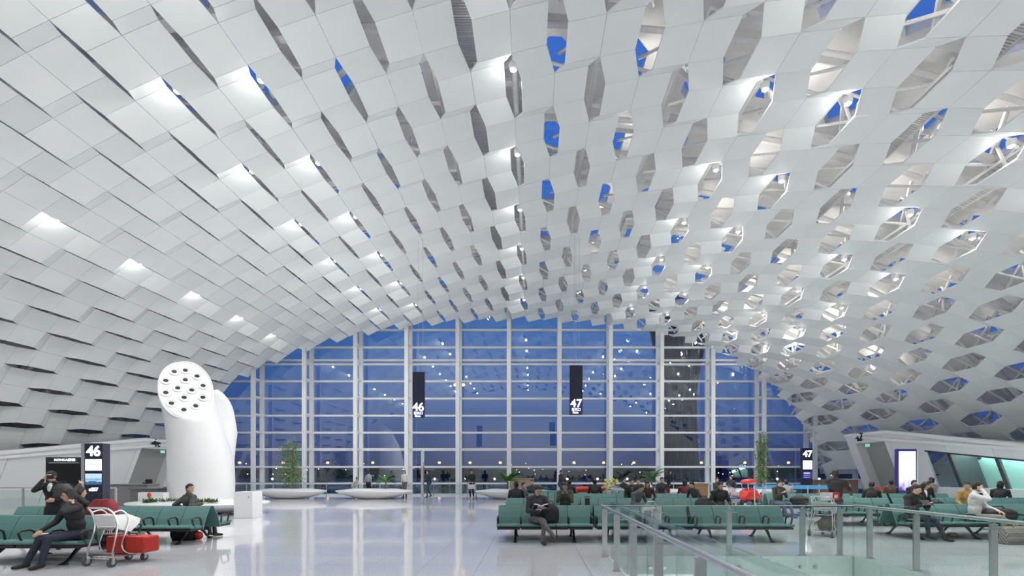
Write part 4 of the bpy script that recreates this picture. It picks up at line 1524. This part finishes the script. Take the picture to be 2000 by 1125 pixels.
# ---- by the window
person('person in grey shirt leaning on the window rail', at(719, 31.0), 31.0, R(160), 'stand', (.30, .31, .33), BLK, lean=-6, vox=FAR_, sc=.98)
person('person in pale coat crouching with a pushchair by the window', at(690, 30.9), 30.9, R(70), 'stand', (.55, .55, .52), (.4, .4, .38), lean=-38, vox=FAR_, sc=.8)
person('woman in white top with brown hair beside the small palm', at(791, 30.6), 30.6, R(-20), 'stand', (.68, .68, .66), (.12, .10, .09), hair='long', hairc=(.09, .05, .03), vox=FAR_)
person('dark figure walking by the window right of the signpost', at(838, 31.0), 31.0, R(-50), 'stand', (.03, .035, .05), (.04, .06, .11), lean=-8, ll=(.1, -.18, .09), rl=(-.1, .2, .11), vox=FAR_)
person('man in black pushing a chrome trolley near the window', at(922, 29.6), 29.6, R(-10), 'stand', (.015, .015, .017), BLK, lh=(.2, -.36, 1.0), rh=(-.2, -.36, 1.0), vox=FAR_)
person('man in dark blue coat standing beside a white mullion', at(1094, 30.2), 30.2, R(60), 'stand', (.03, .035, .06), (.03, .035, .05), rh=(.02, -.3, 1.2), vox=FAR_, coat=True)
person('man in black standing at the glass wall, right of centre', at(1306, 30.5), 30.5, R(90), 'stand', BLK, BLK, vox=FAR_)
person('person bent over in a dark coat on the right boat planter', at(1431, 27.4), 27.4, R(-50), 'sit', (.04, .045, .06), (.03, .03, .04), lean=-20, vox=FAR_, zoff=.12)
person('person in dark coat seated at the edge of the right boat planter', at(1399, 25.4), 25.4, R(15), 'sit', (.05, .05, .06), vox=FAR_)

# ------------------------------------------------------------------ trolleys, luggage and small things
def lay(name, label, cat, mb, m, loc, rot=(0, 0, 0), bevel=0, smooth=False):
    o = tag(mb.build(name, m, None, smooth, bevel), label, cat)
    o.location = loc; o.rotation_euler = rot
    return o
M_rubber = mat('wheel_rubber', (.09, .09, .10), .6)
M_tray = mat('trolley_tray_white', (.66, .67, .67), .45)
def trolley(label, loc, ang, grp='airport luggage trolleys', proto=[]):
    if proto:
        g = copy_tree(proto[0])
        g.location = loc; g.rotation_euler = (0, 0, ang)
        tag(g, label)
        return g
    g = thing('luggage_trolley', label, 'trolley', loc, ang, grp)
    for s in (-1, 1):
        w = .235 * s
        MB().pipe([(-.30, w * 1.1, .13), (-.285, w * 1.1, .30), (-.22, w, .55), (-.20, w, .75), (-.26, w * .95, .92), (-.34, w * .9, 1.0)], .016, 8).build('side_tube', M_chrome, g, True)
        MB().pipe([(-.26, w * .95, .92), (-.10, w * .9, .95), (.02, w * .9, .80), (-.06, w, .55), (-.12, w, .35), (-.02, w, .20), (.30, w, .15), (.50, w * .8, .15)], .013, 8).build('front_tube', M_chrome, g, True)
        for x, r in ((-.31, .075), (.34, .065)):
            y = s * (.26 if x < 0 else .17)
            wh = MB().tube([(x, y - .02, r), (x, y + .02, r)], r, 14).build('wheel', M_rubber, g, True)
            MB().tube([(x, y - .024, r), (x, y + .024, r)], r * .45, 10).build('hub', M_steel, wh, True)
            MB().box((x, y - .03, r + .04), (.05, .008, .10)).box((x, y + .03, r + .04), (.05, .008, .10)).box((x, y, r + .09), (.05, .07, .01)).build('fork', M_steel, g)
    MB().pipe([(-.34, -.21, 1.0), (-.37, -.12, 1.01), (-.37, .12, 1.01), (-.34, .21, 1.0)], .018, 8).build('handle', M_chrome, g, True)
    tr = MB()
    prof = [(-.24, .88), (.02, .88), (.24, .78), (.22, .70), (.06, .56), (-.18, .64)]
    for s in (-1, 1):
        tr.prism(prof, s * .20 - .006, s * .20 + .006, 'y')
    tr.add([(-.245, -.2, .87), (-.245, .2, .87), (-.20, .2, .68), (-.20, -.2, .68)], [(0, 1, 2, 3)])
    tr.box((.0, 0, .645), (.36, .39, .012), (0, .10, 0))
    tr.build('tray', M_tray, g)
    wr = MB()
    for q in range(7):
        x = -.18 + q * .035
        wr.tube([(x, -.19, .64), (x, -.17, .54), (x, .17, .54), (x, .19, .64)], .004, 5)
    for y in (-.17, 0, .17):
        wr.tube([(-.2, y, .54), (.05, y, .54)], .004, 5)
    wr.build('basket_wire', M_chrome, g, True)
    pf = MB()
    for y in (-.2, -.1, 0, .1, .2):
        pf.tube([(-.26, y, .15), (.5, y * .8, .13)], .009, 6)
    pf.tube([(-.30, -.26, .14), (-.30, .26, .14)], .014, 8).tube([(.5, -.2, .14), (.5, .2, .14)], .012, 8)
    pf.build('platform', M_chrome, g, True)
    proto.append(g)
    return g
trolley('chrome luggage trolley with red case beside the man on the phone', (-7.36, 8.58, 0), R(80))
trolley('chrome luggage trolley with an olive bag, pushed by the person in black', (at(1612, 12.25), 12.25, 0), R(40))
trolley('chrome luggage trolley near the red toy trolley behind the benches', (at(1185, 19.6), 19.6, 0), R(170))
trolley('chrome luggage trolley standing before the man near the window', (at(921, 29.0), 29.0, 0), R(-90))
trolley('chrome luggage trolley beside the flower stand', (at(1208, 23.2), 23.2, 0), R(20))
trolley('empty chrome luggage trolley left of the second blue belt', (at(1425, 23.6), 23.6, 0), R(10))

def case(name, label, loc, size, m, rz=0, handle=True, raised=0):
    g = thing(name, label, 'suitcase', loc, rz)
    sx_, sy_, sz_ = size
    MB().box((0, 0, sz_ / 2), size).build('shell', m, g, bevel=min(size) * .12)
    MB().box((0, 0, sz_ / 2), (sx_ * .03, sy_ * 1.01, sz_ * 1.01)).build('seam_band', M_blackp, g)
    if handle:
        MB().tube([(-.08, 0, sz_), (-.08, 0, sz_ + .035), (.08, 0, sz_ + .035), (.08, 0, sz_)], .010, 6).build('handle', M_blackp, g, True)
    if raised:
        MB().tube([(-.10, .05, sz_), (-.10, .05, sz_ + raised), (.10, .05, sz_ + raised), (.10, .05, sz_)], .011, 6).build('telescopic_handle', M_blackp, g, True)
    return g
case('red_suitcase', 'bright red suitcase lying across the luggage trolley', (-7.30, 8.84, .165), (.74, .34, .30), M_red, R(-4))
case('black_suitcase', 'black suitcase with raised handle, second row beside the camouflage man', (at(1077, 14.1), 14.1, 0), (.40, .24, .55), M_blackp, 0, False, .50)
case('small_black_case', 'small black bag standing right of the camouflage man', (at(1147, 14.4), 14.4, .45), (.13, .18, .40), M_blackp)
def soft_bag(name, label, loc, size, m, rz=0, strap=True, cat='bag', pocket=True, tilt=0):
    g = thing(name, label, cat, loc, rz)
    sx_, sy_, sz_ = [a / 2 for a in size]
    rings = []
    for i in range(9):
        t = i / 8
        f = (.80 + .24 * math.sin(math.pi * (t * .85 + .1))) * (1 if t < .8 else 1 - (t - .8) * 1.6)
        ring = []
        for k in range(20):
            a = 2 * math.pi * k / 20
            ca, sa = math.cos(a), math.sin(a)
            ring.append((sx_ * f * math.copysign(abs(ca) ** .6, ca) + tilt * t, sy_ * f * math.copysign(abs(sa) ** .6, sa), t * sz_ * 2))
        rings.append(ring)
    MB().loft(rings).build('bag_body', m, g, True)
    if pocket:
        MB().box((0, -sy_ * .98, sz_ * .65), (sx_ * 1.2, sy_ * .25, sz_ * .8)).build('pocket', m, g, bevel=.02)
    if strap:
        MB().tube([(-sx_ * .4 + tilt, 0, sz_ * 1.85), (-sx_ * .3 + tilt, 0, sz_ * 2.3), (sx_ * .3 + tilt, 0, sz_ * 2.3), (sx_ * .4 + tilt, 0, sz_ * 1.85)], .012, 6).build('strap', M_blackp, g, True)
    return g
M_bblack = mat('black_nylon', (.015, .015, .017), .6, var=.2, scale=30)
M_olive = mat('olive_canvas', (.14, .13, .09), .8, var=.3, scale=12)
M_weave = mat('woven_beige', (.30, .27, .22), .8, var=.5, scale=90)
soft_bag('red_backpack', 'tall dark red backpack standing on the bench behind the man on the phone', (at(196, 9.45), 9.45, .43), (.52, .30, .66), M_dred, R(5), tilt=.06)
soft_bag('black_backpack', 'black backpack on the seat beside the man reading a book', (at(1074, 11.23), 11.23, .44), (.42, .28, .44), M_bblack)
MB_ = MB().tube([(0, 0, 0), (.02, -.03, -.28), (-.06, -.05, -.40), (-.16, -.05, -.36)], .012, 6)
lay('hanging_strap', 'loose black strap hanging below the reading man\'s backpack', 'strap', MB_, M_bblack, (at(1086, 10.9), 10.92, .44), smooth=True)
soft_bag('black_backpack', 'black backpack on the seat left of the balding man', (at(1374, 14.45), 14.45, .44), (.50, .26, .40), M_bblack, R(8))
soft_bag('black_handbag', 'black handbag on the bench right of the brown-jacketed man', (at(1561, 17.6), 17.6, .44), (.62, .30, .30), M_bblack, R(-8))
soft_bag('black_handbag', 'black bag with tall loop handle, second row of the right block', (at(1828, 14.6), 14.6, .44), (.50, .26, .30), M_bblack)
soft_bag('black_duffel', 'large black duffel on the seat right of the man in the white jacket', (at(1948, 11.75), 11.75, .44), (.80, .40, .30), M_bblack, 0, True)
g = thing('woven_bag', 'big woven beige bag on the floor at the right edge', 'bag', (at(1982, 11.0), 11.0, 0), R(4))
def weave():
    m = bpy.data.materials.new('woven_pattern'); m.use_nodes = True
    n = m.node_tree.nodes; lk = m.node_tree.links; b = n['Principled BSDF']
    t = n.new('ShaderNodeTexCoord'); mp = n.new('ShaderNodeMapping'); c = n.new('ShaderNodeTexChecker')
    mp.inputs['Rotation'].default_value = (R(45), R(45), 0)
    c.inputs['Scale'].default_value = 34
    c.inputs['Color1'].default_value = (.36, .33, .28, 1); c.inputs['Color2'].default_value = (.13, .115, .10, 1)
    lk.new(t.outputs['Object'], mp.inputs[0]); lk.new(mp.outputs[0], c.inputs['Vector']); lk.new(c.outputs[0], b.inputs['Base Color'])
    b.inputs['Roughness'].default_value = .75
    return m
M_wv = weave()
bb = MB()
bb.loft([[(sx_ * w, sy_ * w2, z) for sx_, sy_ in ((-.44, -.2), (-.40, -.23), (.40, -.23), (.44, -.2), (.44, .2), (.40, .23), (-.40, .23), (-.44, .2))] for z, w, w2 in ((.0, .93, .9), (.04, 1, 1), (.26, 1.0, .95), (.34, .96, .7), (.385, .9, .3), (.39, .85, .1))])
bb.build('bag_body', M_wv, g, True)
MB().box((0, 0, .393), (.70, .025, .012)).build('zip', M_blackp, g)
for s in (-.10, .10):
    MB().pipe([(-.16, s, .36), (-.13, s * 1.2, .46), (0, s * 1.3, .50), (.13, s * 1.2, .46), (.16, s, .36)], .014, 6).build('handle', mat('tan_strap', (.34, .27, .19), .7), g, True)
for x in (-.442, .442):
    MB().box((x, 0, .2), (.012, .1, .12)).build('end_tab', M_blackp, g)
soft_bag('olive_bag', 'olive canvas bag lying on the platform of the pushed trolley', (at(1618, 12.25), 12.28, .165), (.56, .36, .30), M_olive, R(40))
soft_bag('dark_bag', 'dark bag on the floor under the bench before the vent tower', (at(357, 11.5), 11.55, 0), (.55, .32, .34), M_bblack)
soft_bag('dark_shoulder_bag', 'grey shoulder bag carried by the standing man with the camera', (at(132, 10.2), 10.1, 1.06), (.29, .22, .32), mat('grey_nylon', (.07, .07, .075), .7, var=.2, scale=30), R(10))
o = lay('red_bundle', 'small red bundle on the floor under the bench before the vent tower', 'bag', MB().ball((0, 0, .10), (.10, .09, .10), 10, 6), M_red, (at(388, 11.55), 11.55, 0), smooth=True)
lay('red_purse', 'small red purse on the rear row bench back', 'bag', MB().box((0, 0, .09), (.26, .10, .18)), mat('pinkish_red', (.45, .05, .08), .5), (at(1303, 20.6), 20.62, .74), bevel=.02)
g = thing('shopping_bag', 'white checked shopping bag on the front bench behind the glass', 'bag', (at(1272, 11.2), 11.2, .44))
MB().box((0, 0, .20), (.42, .20, .40)).build('bag_body', mat('white_check_paper', (.62, .64, .68), .6, var=.25, scale=9), g, bevel=.015)
for s in (-.06, .06):
    MB().tube([(-.10, s, .40), (-.07, s, .50), (.07, s, .50), (.10, s, .40)], .006, 5).build('handle', M_white, g, True)
MB().box((-.11, -.103, .22), (.16, .006, .16)).build('print_patch', mat('grey_print', (.25, .26, .32), .6), g)
g = thing('gift_box', 'red and white gift box on top of the pushed trolley', 'box', (at(1624, 12.3), 12.36, .90), R(25))
MB().box((.06, 0, .10), (.26, .24, .20)).build('red_half', M_red, g, bevel=.006)
MB().box((-.14, 0, .10), (.14, .238, .198)).build('white_half', M_white, g, bevel=.006)
for i in range(3):
    MB().box((.0 + i * .05, -.123, .10), (.03, .005, .09), (0, .3, 0)).build('print_mark', M_white, g)
g = thing('snack_bowl', 'orange and white paper snack bowl on the nearest bench seat', 'bowl', (at(82, 8.5), 8.5, .435))
MB().lathe([(.07, 0), (.10, .10), (.105, .10), (.105, .09), (.075, .01)], seg=16).build('bowl', mat('orange_paper', (.75, .32, .12), .6, var=.25, scale=20), g, True)
MB().lathe([(.001, .095), (.085, .095), (.103, .104), (.107, .10)], seg=16).build('rim', M_white, g, True)
# held things
lay('mobile_phone', 'dark phone held to the ear of the seated man at left', 'phone', MB().box((0, 0, 0), (.012, .07, .13)), M_blackp, (at(152, 8.62) + math.cos(R(-24)) * .098 - math.sin(R(-24)) * -.14, 8.62 + math.sin(R(-24)) * .098 + math.cos(R(-24)) * -.14, 1.20), (R(15), R(10), R(-40)), bevel=.004)
lay('compact_camera', 'small dark camera at the standing man\'s face', 'camera', MB().box((0, 0, 0), (.12, .05, .075)).tube([(0, -.02, 0), (0, -.06, 0)], .025, 12), M_blackp, (at(103, 9.9), 9.86, 1.52), (0, 0, R(10)), bevel=.004)
lay('mobile_phone', 'phone held in both hands by the man in camouflage', 'phone', MB().box((0, 0, 0), (.075, .012, .14)), M_blackp, (at(1104, 14.1), 14.11, 1.04), (R(-35), 0, 0), bevel=.004)
lay('mobile_phone', 'phone in the hands of the man in the brown jacket', 'phone', MB().box((0, 0, 0), (.075, .012, .14)), M_blackp, (at(1520, 17.3), 17.28, .93), (R(-35), 0, 0), bevel=.004)
lay('tablet', 'dark tablet held by the man with glasses', 'tablet', MB().box((0, 0, 0), (.26, .012, .18)), M_blackp, (at(1811, 11.3), 11.33, .905), (R(-55), 0, R(10)), bevel=.005)
bk = thing('open_book', 'open book held by the man with crossed legs', 'book', (at(1056, 10.9), 10.90, .83), R(8))
for s in (-1, 1):
    MB().box((s * .085, 0, .012), (.17, .22, .018), (R(-28), s * R(-14), 0)).build('page_block', M_white, bk)
MB().box((0, .005, .0), (.35, .23, .006), (R(-28), 0, 0)).build('cover', M_blackp, bk)
gl = thing('eyeglasses', 'thin glasses on the face of the man with a tablet', 'glasses', (0, 0, 0))
def ringpts(c, r, n=14): return [(c[0] + r * math.cos(6.2832 * k / n), c[1], c[2] + r * .75 * math.sin(6.2832 * k / n)) for k in range(n)]
for s in (-1, 1):
    MB().tube(ringpts((s * .032, 0, 0), .024), .0035, 5, closed=True).build('rim', M_blackp, gl, True)
MB().tube([(-.010, 0, .004), (.010, 0, .004)], .003, 5).build('bridge', M_blackp, gl, True)
# red toy trolley and red toy stroller
g = thing('red_toy_trolley', 'glossy red toy trolley with arched legs behind the third row', 'trolley', (at(1150, 19.3), 19.3, 0), R(-6), 'red children\'s trolleys')
M_redg = mat('glossy_red', (.60, .02, .012), .22, coat=.5)
MB().loft([[(x, .16 * w * math.cos(6.2832 * k / 14), .92 + dz + .13 * w * math.sin(6.2832 * k / 14)) for k in range(14)] for x, w, dz in ((-.55, .5, 0), (-.50, .9, 0), (-.2, 1.0, .01), (.1, .9, 0), (.25, .7, -.01), (.42, .75, .0), (.56, .95, .03), (.62, .6, .03))]).build('body', M_redg, g, True)
for x0, x1 in ((-.48, -.60), (.32, .42)):
    for s in (-.16, .16):
        MB().tube([(x0, s * .6, .90), (x0 + (x1 - x0) * .3, s, .72), (x1, s, .40), (x1, s, .10)], [.075, .07, .06, .05], 10).build('leg', M_redg, g, True)
for x in (-.6, .42):
    for s in (-.16, .16):
        MB().tube([(x, s - .025, .07), (x, s + .025, .07)], .07, 12).build('wheel', M_rubber, g, True)
MB().tube([(.5, -.15, .98), (.75, -.15, 1.05), (.75, .15, 1.05), (.5, .15, .98)], .018, 8).build('push_handle', M_chrome, g, True)
g = thing('red_toy_stroller', 'red toy car stroller with round white eye near the blue belts', 'trolley', (at(1466, 23.0), 23.0, 0), R(20), 'red children\'s trolleys')
rings = []
for x, h0, h1, w in ((-.50, .34, .60, .20), (-.42, .26, .78, .28), (-.15, .24, .88, .31), (.15, .24, .82, .31), (.40, .26, .66, .28), (.52, .34, .55, .2)):
    rings.append([(x, w * math.copysign(abs(math.cos(6.2832 * k / 20)) ** .7, math.cos(6.2832 * k / 20)), (h0 + h1) / 2 + (h1 - h0) / 2 * math.sin(6.2832 * k / 20)) for k in range(20)])
MB().loft(rings).build('body', M_redg, g, True)
MB().loft([[(x, .22 * math.cos(6.2832 * k / 16) * w, 1.16 + dz + .12 * w * math.sin(6.2832 * k / 16)) for k in range(16)] for x, w, dz in ((-.5, .5, 0), (-.4, 1, 0), (0, 1.05, .03), (.2, .9, .02), (.3, .5, 0))]).build('canopy', M_redg, g, True)
for s in (-.2, .2):
    MB().tube([(-.35, s, 1.1), (-.3, s, .75)], .018, 6).build('canopy_post', M_chrome, g, True)
    e = MB().ball((.30, s * 1.15, .60), (.13, .07, .14), 14, 8).build('eye_disc', M_white, g, True)
    MB().ball((.33, s * 1.42, .60), (.06, .03, .07), 10, 6).build('pupil', M_blackp, e, True)
    for x in (-.32, .32):
        MB().tube([(x, s * 1.3 - .04, .14), (x, s * 1.3 + .04, .14)], .14, 14).build('wheel', mat('blue_grey_wheel', (.08, .13, .18), .5), g, True)
MB().box((0, 0, .20), (.9, .4, .08)).build('chassis', M_blackp, g, bevel=.02)
# yellow flowers
g = thing('flower_stand', 'bunch of yellow flowers on a stand behind the benches', 'flower', (at(1192, 24.2), 24.2, 0))
MB().lathe([(.16, 0), (.20, .35), (.17, .60), (.14, .60), (.0, .55)], seg=16).build('pot', M_white, g, True)
rnd = random.Random(11)
M_yel = mat('yellow_petal', (.75, .62, .03), .6, var=.2)
for i in range(22):
    a = rnd.uniform(0, 6.28); r = rnd.random() ** .5 * .34; z = .85 + rnd.random() * .48 - r * .3
    p = V(r * math.cos(a), r * .6 * math.sin(a), z)
    st = MB().tube([(0, 0, .5), p * .6 + V(0, 0, .25), p], .008, 5).build('stem', M_leaf, g)
    MB().ball(p, (.075, .065, .055), 8, 5).build('blossom', M_yel, g, True)
for i in range(14):
    a = rnd.uniform(0, 6.28)
    p = V(.36 * math.cos(a), .2 * math.sin(a), rnd.uniform(.65, 1.05))
    b = V(0, 0, .55); sd = V(-math.sin(a), math.cos(a), 0) * .05
    MB().add([b, b.lerp(p, .6) + sd, p, b.lerp(p, .6) - sd], [(0, 1, 2, 3)]).build('leaf', M_leaf, g)
lay('yellow_cloth', 'small crumpled yellow wrapper on the floor under the right bench', 'litter', MB().ball((0, 0, .05), (.12, .09, .06), 9, 5), mat('dull_yellow', (.36, .30, .08), .7, var=.3), (at(1854, 12.2), 12.1, 0))
